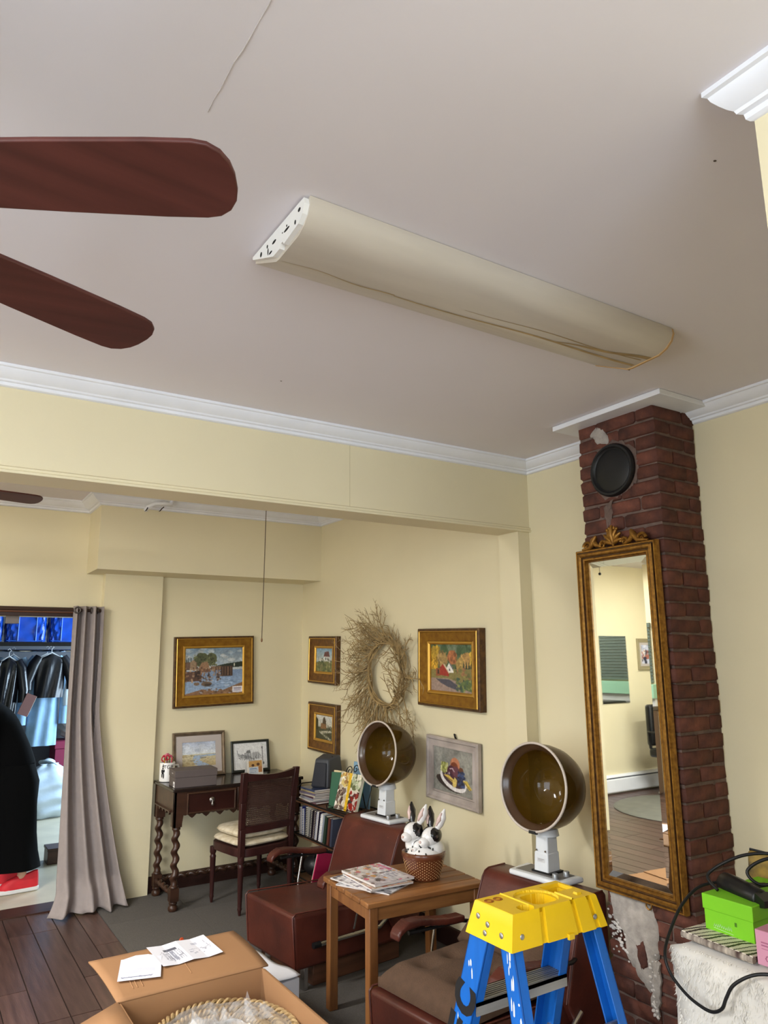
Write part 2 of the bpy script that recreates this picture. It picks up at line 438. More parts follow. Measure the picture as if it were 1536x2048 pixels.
# cove cord below the soffit, baseboard
DARKW = mat('dark_walnut', (58, 34, 28), 0.38, var=0.35, scale=7, stretch=(1, 1, .2), bump=0.1, bscale=60)
struct('baseboard_back', MB().run([(0, 0), (.018, 0), (.018, .085), (.010, .10), (0, .105)], (XP1, YB, 0), (XR, YB, 0), (0, -1, 0)), DARKW, 'dark wooden baseboard of the back wall')
struct('baseboard_right', MB().run([(0, 0), (.015, 0), (.015, .085), (.008, .10), (0, .105)], (XR, YBK, 0), (XR, YB - .02, 0), (-1, 0, 0)), DARKW, 'dark wooden baseboard of the right wall')
# ---- chimney: mortar core and single bricks
ch = struct('wall_chimney', MB().box(XC + .009, XR, YC1 + .009, YC2 - .009, 0, H), MORTAR, 'exposed brick chimney with the tall mirror')
bmesh_cache = {}
def brick_mesh(L, D, Hh, k):
    key = (round(L, 3), round(D, 3), k)
    if key in bmesh_cache: return bmesh_cache[key]
    rr = random.Random(hash(key) & 0xffff); c = .006
    m_ = MB(); lv = []
    for (zz, ins) in ((0, c), (c, 0), (Hh - c, 0), (Hh, c)):
        for (sx, sy) in ((0, 0), (1, 0), (1, 1), (0, 1)):
            ox = c * .6
            for e in ((0, 1) if (sx + sy) % 2 == 0 else (1, 0)):
                px = (ins + (ox if e else 0)) if sx == 0 else L - ins - (ox if e else 0)
                py = (ins + (0 if e else ox)) if sy == 0 else D - ins - (0 if e else ox)
                lv.append((px + rr.uniform(-.0022, .0022), py + rr.uniform(-.0022, .0022), zz + rr.uniform(-.0025, .0025)))
    ff = []
    for a in range(3):
        for i in range(8):
            j = (i + 1) % 8; ff.append((a * 8 + i, a * 8 + j, (a + 1) * 8 + j, (a + 1) * 8 + i))
    ff += [tuple(range(8))[::-1], tuple(range(24, 32))]
    m_.add(lv, ff); me = m_.mesh('brick'); me.materials.append(BRICK)
    me.polygons.foreach_set('use_smooth', [True] * len(me.polygons)); me.set_sharp_from_angle(angle=R(60))
    bmesh_cache[key] = me; return me
rb = random.Random(11)
CH = .0604; g = .008; nC = 42
DX, DY = XR - XC, YC2 - YC1
def put_brick(x0, x1, y0, y1, z):
    me = brick_mesh(x1 - x0 - g * .5, y1 - y0 - g * .8, CH - g * 1.0, rb.randrange(4))
    obj('brick', me, BRICK, ch, loc=(x0 + g * .25 + rb.uniform(-.0025, .0015), y0 + g * .4 + rb.uniform(-.0025, .0015), z + rb.uniform(-.0015, .0015)), rot=(rb.uniform(-.01, .01), rb.uniform(-.01, .01), rb.uniform(-.012, .012)))
for c in range(nC):
    z = .004 + c * CH
    if c % 2 == 0:
        ym = YC1 + DY * (.5 + rb.uniform(-.06, .06))
        put_brick(XC, XC + .10, YC1, ym, z); put_brick(XC, XC + .10, ym, YC2, z); put_brick(XC + .10, XR, YC1, YC1 + .10, z)
    else:
        a = YC1 + .10 + rb.uniform(-.012, .012); b = YC2 - .10 + rb.uniform(-.012, .012)
        put_brick(XC, XC + .185, YC1, a, z); put_brick(XC, XC + .10, a, b, z); put_brick(XC, XC + .185, b, YC2, z); put_brick(XC + .185, XR, YC1, YC1 + .10, z)
def patch(poly, x, th, seed, nm='plaster_patch', parent=ch, m_=PLASTER):
    """An irregular smear of plaster on the chimney front; poly in (y,z)."""
    r_ = random.Random(seed); P = []
    n = len(poly)
    for i in range(n):
        a = poly[i]; b = poly[(i + 1) % n]
        for t in (0, .2, .4, .6, .8):
            P.append((a[0] + (b[0] - a[0]) * t + r_.uniform(-.006, .006), a[1] + (b[1] - a[1]) * t + r_.uniform(-.006, .006)))
    cy = sum(p[0] for p in P) / len(P); cz = sum(p[1] for p in P) / len(P); N_ = len(P); vv = []; ff = []
    for (k, o) in ((1.0, 0.0), (.93, th * .7), (.6, th), (.3, th * 1.1)):
        for p in P: vv.append((x - o + r_.uniform(-.001, .001), cy + (p[0] - cy) * k, cz + (p[1] - cz) * k))
    for a in range(3):
        for i in range(N_): ff.append((a * N_ + i, a * N_ + (i + 1) % N_, (a + 1) * N_ + (i + 1) % N_, (a + 1) * N_ + i))
    ff.append(tuple(range(3 * N_, 4 * N_)))
    return obj(nm, MB().add(vv, ff), m_, parent, smooth=50)
patch([(2.12, .66), (1.92, .65), (1.90, .55), (1.915, .46), (1.93, .40), (1.96, .35), (2.01, .40), (2.05, .43), (2.06, .52), (2.11, .57)], XC + .002, .012, 5)
patch([(1.93, .48), (1.905, .46), (1.905, .37), (1.93, .27), (1.955, .31), (1.94, .40)], XC + .001, .010, 6)
crm = MB(); rc = random.Random(17)
for k in range(90):
    t = rc.random(); y = 2.115 - .07 * t + rc.gauss(0, .012); z = .56 - .10 * t + rc.gauss(0, .03)
    if rc.random() < .45: y, z = 1.935 + rc.gauss(0, .012), rc.uniform(.28, .50)
    s_ = rc.uniform(.003, .009); crm.ell((XC - .006, y, z), (s_ * .7, s_, s_ * .8), 6, 5)
obj('plaster_crumbs', crm, mat('white_plaster', (206, 200, 194), .95), ch, smooth=60)['kind'] = 'stuff'
patch([(2.00, .50), (1.965, .52), (1.955, .44), (1.985, .42)], XC - .010, .004, 12, 'bare_brick_spot', ch, BRICK)
patch([(2.07, 2.49), (2.03, 2.52), (1.98, 2.49), (1.97, 2.43), (2.03, 2.44)], XC + .002, .005, 7)
va = [i * 2 * PI / 12 for i in range(12)]
patch([(1.95 + (.124 + .012 * math.sin(i * 2.7)) * math.cos(t), 2.307 + (.122 + .012 * math.cos(i * 1.9)) * math.sin(t)) for i, t in enumerate(va)], XC + .003, .005, 8, m_=MORTAR)
patch([(2.02, 2.16), (1.97, 2.19), (1.98, 2.10), (2.01, 2.06)], XC + .002, .004, 9, m_=MORTAR)
# white boards that box the chimney in at the ceiling
cp_ = MB(); cp_.box(2.305, XR, 1.645, 2.205, 2.531, 2.5525)
struct('trim_%d' % (tn[0] + 1), cp_, WHITE, 'white boards round the chimney top', bevel=.002)
bpy.data.objects['trim_%d' % (tn[0] + 1)].location.z = -.0015
# round black flue cover
BLACK = mat('matte_black_metal', (17, 18, 20), 0.45, var=.1, scale=30)
v = thing('flue_cover', 'round black metal flue cover high on the brick chimney', 'vent cover', (XC - .003, 1.953, 2.307), (0, R(-90), 0))
obj('rim', MB().lathe([(.088, 0), (.112, 0), (.112, .010), (.106, .018), (.098, .018), (.092, .010), (.088, .008)], 40, cap0=False, cap1=False), BLACK, v, smooth=40)
obj('plate', MB().lathe([(.001, .0), (.0925, .0), (.0925, .006), (.085, .010), (.03, .013), (.002, .0135)], 40), BLACK, v, smooth=40)
# ================================================================== CEILING THINGS
# ---- fluorescent wrap fixtures
LENS = mat('aged_acrylic_lens', (200, 191, 176), 0.35, var=0.10, scale=3, stretch=(.6, 4, 4))
LPLATE = mat('fixture_end_plate', (232, 231, 226), 0.45)
HOLE = mat('knockout_black', (22, 20, 18), 0.9)
STAIN = mat('brown_water_stain', (176, 150, 104), 0.6, var=.3, scale=12)
RUST = mat('tan_edge', (196, 160, 112), 0.6)
LP = [(0, 0), (-.002, -.018), (.006, -.038), (.026, -.056), (.055, -.068), (.16, -.074), (.178, -.072), (.306, -.014), (.308, 0)]
def wrap_light(nm, label, x0, x1, y0, lit=False, zc=H):
    t = thing(nm, label, 'ceiling light', (x0, y0, zc - .001))
    L_ = x1 - x0
    lens = glow('lit_lens', (255, 250, 240), 5.0) if lit else LENS
    obj('lens', MB().prism(LP, 0.012, L_ - .008, 'x'), lens, t, smooth=30)
    ip = [(a * .985 + .003, b * .985) for a, b in LP]
    pl = obj('end_plate', MB().prism([(.008, -.004), (.004, -.020), (.014, -.040), (.034, -.054), (.110, -.064), (.116, -.055), (.126, -.055), (.132, -.065), (.170, -.066), (.296, -.012), (.298, -.004)], 0.0, 0.012, 'x'), LPLATE, t)
    for (y, z, ry, rz) in () if lit else ((.03, -.022, .007, .005), (.05, -.042, .004, .006), (.095, -.035, .016, .0035), (.095, -.026, .003, .003), (.118, -.032, .002, .002), (.165, -.03, .012, .004), (.185, -.048, .010, .003), (.205, -.022, .004, .005), (.243, -.024, .006, .007), (.20, -.038, .003, .01)):
        obj('knockout', MB().ell((0, y, z), (.0012, ry, rz), 10, 6), HOLE, pl)
    obj('end_plate', MB().prism([(.0, -.002), (-.003, -.019), (.006, -.041), (.026, -.059), (.055, -.071), (.16, -.077), (.178, -.075), (.307, -.016), (.309, -.002)], L_ - .008, L_, 'x'), RUST, t)
    if not lit:
        st = MB()
        for k, (xa, xb, ya, yb, wd) in enumerate(((.34, 1.26, .166, .145, .012), (.55, 1.25, .130, .110, .006), (.02, .34, .160, .166, .004), (.9, 1.265, .150, .09, .02))):
            n = 14; vv = []
            for i in range(n):
                f = i / (n - 1); x = xa + (xb - xa) * f; y = ya + (yb - ya) * f + .004 * math.sin(9 * f + k)
                z = -.068 - (y - .055) / .105 * .006 - .0006
                ww = wd * (.25 + .75 * f)
                vv += [(x, y - ww / 2, z), (x, y + ww / 2, z + .0001)]
            st.add(vv, [(2 * i, 2 * i + 2, 2 * i + 3, 2 * i + 1) for i in range(n - 1)])
        obj('water_stain', st, STAIN, t)['kind'] = 'stuff'
    return t
wrap_light('fluorescent_light', 'long unlit fluorescent ceiling light with yellowed cover and water stain', .630, 1.905, 1.292)
# the lit twin at the left of the fan, out of the frame
lt = wrap_light('fluorescent_light', 'lit fluorescent ceiling light left of the ceiling fan, outside the frame', -2.35, -1.08, .30, True)
def lamp(name, typ, loc, power, col, size, parent=None, sy=None, rot=(0, 0, 0)):
    l = bpy.data.lights.new(name, typ); l.energy = power; l.color = col
    if typ == 'AREA':
        l.shape = 'RECTANGLE'; l.size = size; l.size_y = sy
    else: l.shadow_soft_size = size
    o = bpy.data.objects.new(name, l); COL.objects.link(o); o.location = loc; o.rotation_euler = rot
    if parent: o.parent = parent
    return o
lamp('tube_light', 'AREA', (.635, .15, -.088), 34, (1.0, .98, .95), 1.2, lt, .22)
lt2 = wrap_light('fluorescent_light', 'added lit fluorescent fill light behind the beam, outside the frame', -1.75, -.48, 3.15, True, H2)  # unseen lamp added to brighten the doorway, pillar and back walls
lamp('tube_light', 'AREA', (.635, .15, -.088), 44, (1.0, .98, .95), 1.2, lt2, .22)
lt3 = wrap_light('fluorescent_light', 'lit fluorescent ceiling light at the far left, outside the frame', -3.0, -1.73, 4.75, True, H2)
lamp('tube_light', 'AREA', (.635, .15, -.088), 11, (1.0, .98, .95), 1.2, lt3, .22)
# ---- ceiling fans
BLADE = mat('mahogany_fan_blade', (84, 42, 36), 0.45, var=.3, scale=5, stretch=(.5, 6, 1))
FMET = mat('dark_bronze', (44, 32, 28), 0.35, metal=.6)
def fan(label, loc, angs, r, drop):
    t = thing('ceiling_fan', label, 'ceiling fan', loc)
    obj('motor', MB().lathe([(.03, .03), (.09, .028), (.125, .01), (.13, -.03), (.11, -.06), (.06, -.085), (.002, -.09)], 32), FMET, t, smooth=40)
    obj('rod', MB().lathe([(.014, .02), (.014, drop - .03)], 14), FMET, t, smooth=40)
    obj('canopy', MB().lathe([(.02, drop - .07), (.05, drop - .05), (.07, drop - .02), (.075, drop - .0005)], 28), FMET, t, smooth=40)
    for a in angs:
        T_ = Matrix.Rotation(R(a), 4, 'Z') @ Matrix.Rotation(R(-9), 4, 'X')
        bl = MB(); out = []
        for (x, hw) in ((.20, .042), (.26, .056), (.40, .063), (.54, .068), (r - .05, .068), (r - .03, .064), (r - .014, .052), (r - .004, .034), (r, .014)):
            out.append((x, hw))
        poly = [(x, -h_) for x, h_ in out] + [(x, h_) for x, h_ in reversed(out)]
        bl.prism(poly, -.004, .004, 'z', T_)
        b = obj('blade', bl, BLADE, t, bevel=.002)
        ir = MB(); ir.prism([(.10, -.018), (.17, -.014), (.26, -.036), (.28, 0), (.26, .036), (.17, .014), (.10, .018)], .0045, .010, 'z', T_)
        obj('blade_arm', ir, FMET, b)
    return t
fan('dark red-brown ceiling fan in front, cut by the left edge', (-.25, 1.185, 2.2), (-29.5, 24.5, 86, 147, 208, 269), .65, H - 2.2)
fan('dark ceiling fan behind the beam, one blade tip showing', (-.10, 4.12, 2.405), (12.5, 84.5, 156.5, 228.5, 300.5), .63, H2 - 2.405)
bf_ = [o for o in bpy.data.objects if o.get('category') == 'ceiling fan'][-1]
obj('pull_chain', MB().tube([(0, .05, -.08), (0, .05, -.165)], .0015, 5), FMET, bf_)
obj('pull_ball', MB().ell((0, .05, -.175), (.012, .012, .012), 14, 10), BLACK, bf_, smooth=60)
# pull cord hanging behind the beam
pc = thing('pull_cord', 'thin dark pull cord hanging from the back ceiling', 'cord', (1.806, 4.2, H2))
obj('cord', MB().tube([(0, 0, 0), (-.003, 0, -.4), (-.010, 0, -.98)], .0024, 6), mat('cord_brown', (84, 66, 44), .7), pc)
obj('bead', MB().ell((-.010, 0, -.985), (.006, .006, .013), 10, 8), mat('cord_bead', (120, 84, 50), .5), pc, smooth=60)
# white bracket at the soffit moulding
br = thing('ceiling_bracket', 'small white metal bracket on the soffit moulding', 'bracket', (1.33, 4.94, 2.600))
obj('arm', MB().tube([(-.075, .035, -.045), (-.070, .0, -.030), (-.03, -.01, -.004), (.03, -.01, .004), (.085, 0, .004), (.092, 0, .034)], .014, 10), WHITE, br, smooth=60)
obj('hook', MB().tube([(-.080, .04, -.052), (-.080, .0, -.052), (-.074, -.01, -.034)], .0035, 8), FMET, br)
obj('hook', MB().tube([(.015, .03, -.045), (.012, .0, -.048), (.022, -.012, -.032), (.035, -.008, -.02)], .0035, 8), FMET, br)
obj('plate', MB().box(.0, .05, -.004, .012, .012, .020), WHITE, br, bevel=.002)

# ================================================================== PICTURES
GOLD = mat('gilt_frame', (158, 114, 36), 0.38, metal=.5, var=.2, scale=30, col2=(128, 86, 26), bump=.12, bscale=80)
GOLDE = mat('gilt_edge_dark', (104, 74, 40), 0.4, metal=.4, var=.4, scale=40, col2=(66, 44, 30), bump=.15, bscale=80)
GOLDL = mat('gilt_lip_bright', (206, 160, 72), 0.3, metal=.7)
GOLDB = mat('gilt_frame_worn', (134, 92, 38), 0.45, metal=.4, var=.3, scale=34, col2=(100, 64, 32), bump=.15, bscale=80)
SILV = mat('limed_wood_frame', (178, 166, 158), 0.5, var=.25, scale=9, stretch=(1, 1, 1), bump=.2, bscale=70)
def picture(nm, label, loc, rz, w_, h_, prof, fm, P, tilt=0, lean=0, group=None, inset=.0, canvas_out=.012, mat_col=None, mat_in=0, glass=False, base=False):
    t = thing(nm, label, 'picture', loc, (R(-lean), R(tilt), R(rz)) if not lean else (0, 0, R(rz)), group)
    if lean:
        Tm = Matrix.Rotation(R(-lean), 4, 'X') @ Matrix.Translation((0, 0, h_ / 2))
    else: Tm = Matrix.Identity(4)
    if fm in (GOLD, GOLDB) and len(prof) > 9:
        f0 = obj('frame', MB().frame(w_, h_, prof[3:8], Tm), fm, t, smooth=30)
        obj('outer_moulding', MB().frame(w_, h_, prof[:4], Tm), GOLDE, f0, smooth=30)
        obj('inner_lip', MB().frame(w_, h_, prof[7:], Tm), GOLDL, f0, smooth=30)
        obj('bead', MB().frame(w_, h_, [(prof[3][0] - .001, prof[3][1] + .0005), (prof[3][0] + .003, prof[3][1] + .003), (prof[3][0] + .006, prof[3][1] - .001)], Tm), GOLDL, f0, smooth=30)
    else:
        obj('frame', MB().frame(w_, h_, prof, Tm), fm, t, smooth=30)
    ins = prof[-1][0]
    P.soft(1); P.grey(.12); P.mottle(.10, 45)
    o = printed('canvas', P, w_ - 2 * ins - 2 * mat_in + .004, h_ - 2 * ins - 2 * mat_in + .004, t)
    o.matrix_local = Tm @ Matrix.Translation((0, -canvas_out, 0))
    if mat_in:
        obj('mount', MB().frame(w_ - 2 * ins + .004, h_ - 2 * ins + .004, [(0, canvas_out + .001), (0, canvas_out + .003), (mat_in, canvas_out + .003), (mat_in, canvas_out + .001)], Tm), mat_col, t)
    obj('backing', MB().box(-w_ / 2 + .012, w_ / 2 - .012, -.0015, .0, -h_ / 2 + .012, h_ / 2 - .012, Tm), mat('backing_board', (110, 92, 70), .9), t)
    return t
PF = lambda wd, d: [(0, 0), (0, d * .85), (wd * .06, d), (wd * .17, d), (wd * .22, d * .86), (wd * .30, d * .80), (wd * .78, d * .55), (wd * .82, d * .62), (wd * .92, d * .62), (wd, d * .45), (wd, d * .25)]
# boats at a wharf
P = Paint(150, 118, (150, 165, 178), 1)
P.grad((112, 138, 160), (196, 202, 200), 0, .48); P.mottle(.25, 9); P.dabs(50, 0, 0, 1, .4, [(176, 186, 190), (140, 160, 178), (205, 206, 200)], .02, .07, .45, .5)
P.grad((120, 145, 180), (150, 175, 205), .48, 1)
P.poly([(.5, .40), (.68, .355), (.86, .33), (1, .31), (1, .425), (.5, .45)], (36, 48, 36))
P.ell(.28, .26, .12, .15, (82, 88, 56), 1, .5, 14); P.ell(.45, .24, .09, .13, (92, 96, 62), 1, .5, 14)
for x in (.03, .06, .10, .16): P.poly([(x - .02, .42), (x, .16), (x + .02, .42)], (50, 58, 44))
P.dabs(90, .15, .14, .53, .38, [(70, 78, 48), (108, 112, 72), (58, 60, 40)], .008, .02)
P.rect(.0, .30, .2, .46, (110, 82, 64)); P.poly([(.09, .30), (.14, .24), (.19, .30), (.19, .46), (.09, .46)], (150, 122, 92))
P.poly([(.22, .46), (.28, .31), (.38, .29), (.43, .46)], (150, 112, 80)); P.poly([(.22, .52), (.24, .44), (.43, .44), (.44, .52)], (120, 84, 60))
P.rect(.44, .40, .82, .48, (128, 98, 74)); P.rect(.62, .40, .82, .62, (74, 52, 40))
for i in range(14): P.line([(.5 + .024 * i, .42), (.5 + .024 * i, .60)], .008, (58, 40, 32) if i % 2 else (150, 116, 86))
P.rect(0, .50, .28, .70, (96, 66, 52)); P.rect(.17, .48, .25, .66, (56, 42, 38))
P.dabs(120, 0, .42, .62, .72, [(150, 112, 80), (92, 64, 46), (180, 150, 118), (70, 50, 40)], .006, .02)
P.dabs(60, .3, .66, 1, .86, [(142, 168, 200), (170, 190, 212), (110, 136, 168)], .02, .06, .15)
P.ell(.20, .76, .05, .035, (124, 100, 78)); P.ell(.37, .77, .09, .05, (112, 90, 70), 1, .3); P.ell(.39, .79, .06, .03, (70, 56, 46))
P.poly([(.0, .97), (.3, .88), (.6, .94), (.86, .82), (1, .76), (1, 1), (0, 1)], (140, 100, 68)); P.dabs(60, .25, .88, 1, 1, [(120, 84, 56), (168, 126, 88), (96, 74, 54), (150, 150, 160)], .01, .03, .6)
P.ell(.85, .38, .01, .04, (226, 220, 196)); P.mottle(.18, 60)
P.rect(.82, .845, 1, .975, (240, 238, 240)); P.rect(.835, .865, .98, .955, (206, 200, 212)); P.rect(.85, .885, .97, .90, (120, 116, 130)); P.rect(.85, .92, .95, .93, (140, 134, 146))
picture('painting', 'gilt-framed painting of a wharf above the desk, white tag in its corner', (1.918, YB - .001, 1.467), 0, .611, .506, PF(.085, .036), GOLD, P, tilt=-1.4)
# small painting, white house on a green hill
P = Paint(70, 56, (150, 180, 196), 2); P.grad((120, 158, 186), (198, 206, 196), 0, .55); P.mottle(.2, 8)
P.poly([(0, .62), (.3, .52), (.7, .5), (1, .55), (1, 1), (0, 1)], (104, 112, 66)); P.dabs(60, 0, .6, 1, 1, [(128, 130, 76), (90, 96, 56), (146, 138, 92)], .02, .06)
P.poly([(.48, .34), (.48, .56), (.78, .56), (.78, .34)], (222, 220, 210)); P.poly([(.44, .36), (.5, .16), (.74, .14), (.80, .36)], (112, 70, 66)); P.rect(.55, .4, .6, .5, (80, 90, 90)); P.rect(.67, .4, .72, .5, (80, 90, 90))
P.ell(.3, .52, .14, .06, (206, 204, 190)); P.dabs(30, .2, .44, 1, .6, [(60, 70, 50), (200, 196, 180)], .015, .035); P.mottle(.2, 30)
picture('painting', 'small gilt-framed painting of a white house, upper of the two by the corner', (XR - .001, 4.958, 1.540), -90, .445, .352, PF(.090, .040), GOLDB, P, tilt=1.6, group='small gilt paintings by the corner')
P = Paint(70, 56, (206, 206, 190), 3); P.grad((214, 214, 206), (196, 192, 170), 0, .5); P.grad((84, 84, 54), (66, 66, 44), .5, 1)
P.poly([(0, .1), (.12, .2), (.14, .6), (0, .7)], (52, 56, 36)); P.poly([(.42, .12), (.36, .5), (.62, .55), (.58, .22), (.5, .06)], (84, 66, 42)); P.poly([(.26, .56), (.30, .34), (.58, .36), (.62, .58)], (140, 98, 56))
P.poly([(.2, .68), (.9, .58), (1, .64), (.4, .76), (.95, .95), (.8, 1), (.22, .74)], (190, 184, 158)); P.dabs(80, 0, .5, 1, 1, [(70, 74, 46), (96, 92, 60), (56, 58, 38)], .012, .04, 1, .6); P.dabs(20, .7, .4, 1, .6, [(60, 62, 44), (110, 104, 76)], .015, .03); P.mottle(.2, 30)
picture('painting', 'small gilt-framed painting of a winding path, lower of the two by the corner', (XR - .001, 4.952, 1.050), -90, .445, .350, PF(.090, .040), GOLDB, P, tilt=1.2, group='small gilt paintings by the corner')
# autumn farm
P = Paint(130, 110, (86, 104, 66), 4); P.grad((84, 108, 82), (70, 92, 54), 0, .35); P.dabs(120, 0, 0, 1, .35, [(70, 100, 60), (104, 128, 92), (56, 78, 48), (112, 126, 100)], .02, .06, 1.6, .6)
for (x, y, rx, ry, c) in ((.10, .2, .14, .16, (190, 150, 40)), (.28, .33, .12, .17, (164, 132, 74)), (.52, .28, .11, .15, (178, 106, 60)), (.86, .34, .13, .16, (184, 140, 74)), (.70, .48, .10, .20, (176, 142, 72)), (.08, .45, .10, .16, (196, 148, 34)), (.97, .30, .05, .14, (200, 160, 50))):
    P.ell(x, y, rx, ry, c, 1, .45, 16); P.dabs(36, x - rx, y - ry, x + rx * .8, y + ry * .8, [c, tuple(k * .8 for k in c), tuple(min(255, k * 1.15) for k in c)], .01, .03, 1.5, .8)
for x in (.34, .60, .78, .84, .90, .95): P.poly([(x - .03, .58), (x, .34 + .1 * (x < .7)), (x + .03, .58)], (44, 58, 42))
P.poly([(.0, .55), (1, .50), (1, .8), (0, .75)], (134, 122, 66)); P.dabs(60, .3, .52, 1, .78, [(150, 140, 70), (110, 108, 60), (160, 110, 70)], .012, .04)
P.poly([(.22, .50), (.30, .42), (.44, .60), (.43, .68), (.21, .66)], (168, 48, 34)); P.poly([(.29, .42), (.33, .42), (.46, .60), (.43, .62)], (206, 186, 150)); P.rect(.12, .52, .21, .68, (150, 80, 44)); P.rect(.16, .55, .20, .64, (70, 44, 34))
P.poly([(.38, .50), (.44, .40), (.53, .50), (.55, .60), (.44, .60)], (230, 226, 214)); P.poly([(.44, .40), (.47, .40), (.55, .52), (.52, .53)], (110, 106, 110)); P.rect(.44, .52, .47, .56, (90, 92, 100))
P.poly([(0, .73), (.4, .72), (.75, .80), (1, .96), (1, 1), (0, 1)], (156, 132, 118)); P.poly([(.12, .74), (.45, .75), (.72, .90), (.66, .96), (.42, .9), (.25, .83)], (78, 76, 86)); P.poly([(.62, .86), (.85, .72), (1, .74), (1, .98), (.8, .93)], (86, 104, 60)); P.dabs(40, .62, .72, 1, .96, [(60, 84, 66), (140, 146, 76), (100, 116, 60)], .012, .035)
P.mottle(.15, 50)
picture('painting', 'large gilt-framed autumn painting with a red barn right of the wreath', (XR - .001, 3.403, 1.491), -90, .578, .450, PF(.092, .050), GOLD, P, tilt=1.6)
# fruit bowl
P = Paint(120, 96, (138, 136, 126), 5); P.mottle(.3, 7); P.mottle(.15, 24); P.dabs(60, 0, 0, 1, 1, [(150, 148, 136), (120, 124, 114), (158, 150, 142)], .02, .06, 1.5, .3)
P.ell(.40, .80, .34, .13, (56, 44, 38), 1, 0, 20, .25); P.ell(.50, .70, .34, .22, (226, 220, 216), 1, 0, 20, .28); P.ell(.51, .66, .29, .17, (70, 50, 56), 1, 0, 20, .28)
P.ell(.28, .46, .10, .13, (150, 152, 70), 1, .4, 14); P.dabs(34, .18, .34, .38, .56, [(190, 190, 106), (120, 124, 52), (206, 204, 140)], .012, .022)
P.ell(.55, .36, .12, .17, (196, 122, 84)); P.ell(.53, .42, .10, .13, (128, 62, 34)); P.ell(.46, .52, .11, .14, (82, 42, 54)); P.ell(.57, .50, .09, .12, (106, 60, 70)); P.line([(.42, .46), (.48, .44), (.53, .5)], .02, (190, 160, 170)); P.ell(.70, .46, .06, .08, (110, 64, 40))
P.dabs(40, .62, .48, .78, .80, [(40, 48, 80), (60, 76, 120), (28, 30, 52)], .016, .03); P.dabs(16, .3, .55, .46, .64, [(60, 34, 48), (160, 140, 150)], .012, .025)
P.poly([(.26, .62), (.38, .60), (.52, .68), (.50, .76), (.38, .70)], (214, 178, 74)); P.line([(.3, .65), (.48, .72)], .014, (100, 76, 40)); P.poly([(.48, .80), (.54, .62), (.60, .68), (.58, .82), (.52, .86)], (222, 192, 96)); P.poly([(.74, .66), (.84, .64), (.96, .80), (.9, .84)], (214, 184, 70)); P.line([(.78, .68), (.93, .82)], .012, (90, 66, 34)); P.mottle(.12, 40)
fp = picture('painting', 'silver-framed painting of a fruit bowl hanging between the dryers', (XR - .012, 3.404, .925), -90, .472, .352, [(0, 0), (0, .022), (.006, .028), (.016, .028), (.022, .020), (.044, .012), (.050, .018), (.056, .018), (.058, .010)], SILV, P, tilt=2.0, canvas_out=.009)
obj('hook', MB().tube([(.01, .008, .170), (.012, -.004, .190), (.006, -.003, .20), (.0, .006, .196)], .005, 8), BLACK, fp)
# ---- wreath of bleached twigs
wr = thing('twig_wreath', 'round wreath of bare bleached twigs on the right wall', 'wreath', (XR - .05, 4.045, 1.452), (0, 0, R(-90)))
TWIG = mat('bleached_twig', (176, 150, 102), 0.75, var=.4, scale=20, col2=(124, 102, 66))
rw = random.Random(21)
ring = MB(); RWR = .205
for k in range(7):
    o1, o2, ph = rw.uniform(-.02, .02), rw.uniform(-.012, .012), rw.uniform(0, 6)
    ring.tube([((RWR + o1 + .012 * math.sin(3 * a + ph)) * math.cos(a), o2 + .012 * math.sin(5 * a + ph), (RWR + o1) * math.sin(a)) for a in [2 * PI * i / 40 for i in range(41)]], .005, 5)
obj('ring', ring, TWIG, wr, smooth=60)
tw = MB()
def twig(p, d, L_, r, depth):
    n = 4; pts = [p]; rr = [r]
    for i in range(n):
        d = (d + Vector((rw.gauss(0, .16), rw.gauss(0, .06), rw.gauss(0, .16)))).normalized()
        if pts[-1].y > .030: d.y = -abs(d.y)
        p = p + d * (L_ / n); p.y = min(p.y, .034); pts.append(p.copy()); rr.append(r * (1 - .55 * (i + 1) / n))
        if depth > 0 and i >= 1:
            for sg in ((-1, 1) if rw.random() < .35 else (rw.choice((-1, 1)),)):
                a = sg * rw.uniform(.45, .85); dd = Vector((d.x * math.cos(a) - d.z * math.sin(a), d.y + rw.uniform(-.2, .1), d.x * math.sin(a) + d.z * math.cos(a))).normalized()
                twig(p.copy(), dd, L_ * rw.uniform(.28, .45), r * .62, depth - 1)
    tw.tube(pts, rr, 5)
for k in range(185):
    a = 2 * PI * (k + rw.random()) / 185
    left = math.cos(a) < .25
    if not left and rw.random() < .45: continue
    out = Vector((math.cos(a), 0, math.sin(a))); tan = Vector((-math.sin(a), 0, math.cos(a)))
    k1 = rw.uniform(.5, 1.0); k2 = rw.uniform(.3, 1.0)
    if not left: k1 *= .5; k2 = rw.uniform(.5, 1.2)
    d = out * k1 + tan * k2 + Vector((-.30, rw.uniform(-.45, .1), -.05 if left else .1))
    if not left and rw.random() < .2: d = -out + tan * .4 + Vector((0, -.4, 0))
    d.normalize()
    p = Vector((RWR * math.cos(a), rw.uniform(-.02, .015), RWR * math.sin(a)))
    twig(p, d, rw.uniform(.14, .27) * (1 if left else .62), rw.uniform(.0030, .0046), 2 if rw.random() < .55 else 1)
for (a, L_, dx, dz) in ((-30, .26, .5, -.8), (-48, .24, .3, -1), (-5, .2, 1, .1), (24, .15, .6, .8)):
    twig(Vector((RWR * math.cos(R(a)), -.01, RWR * math.sin(R(a)))), Vector((dx, -.1, dz)).normalized(), L_, .005, 2)
tg = obj('twigs', tw, TWIG, wr, smooth=70); tg['kind'] = 'stuff'
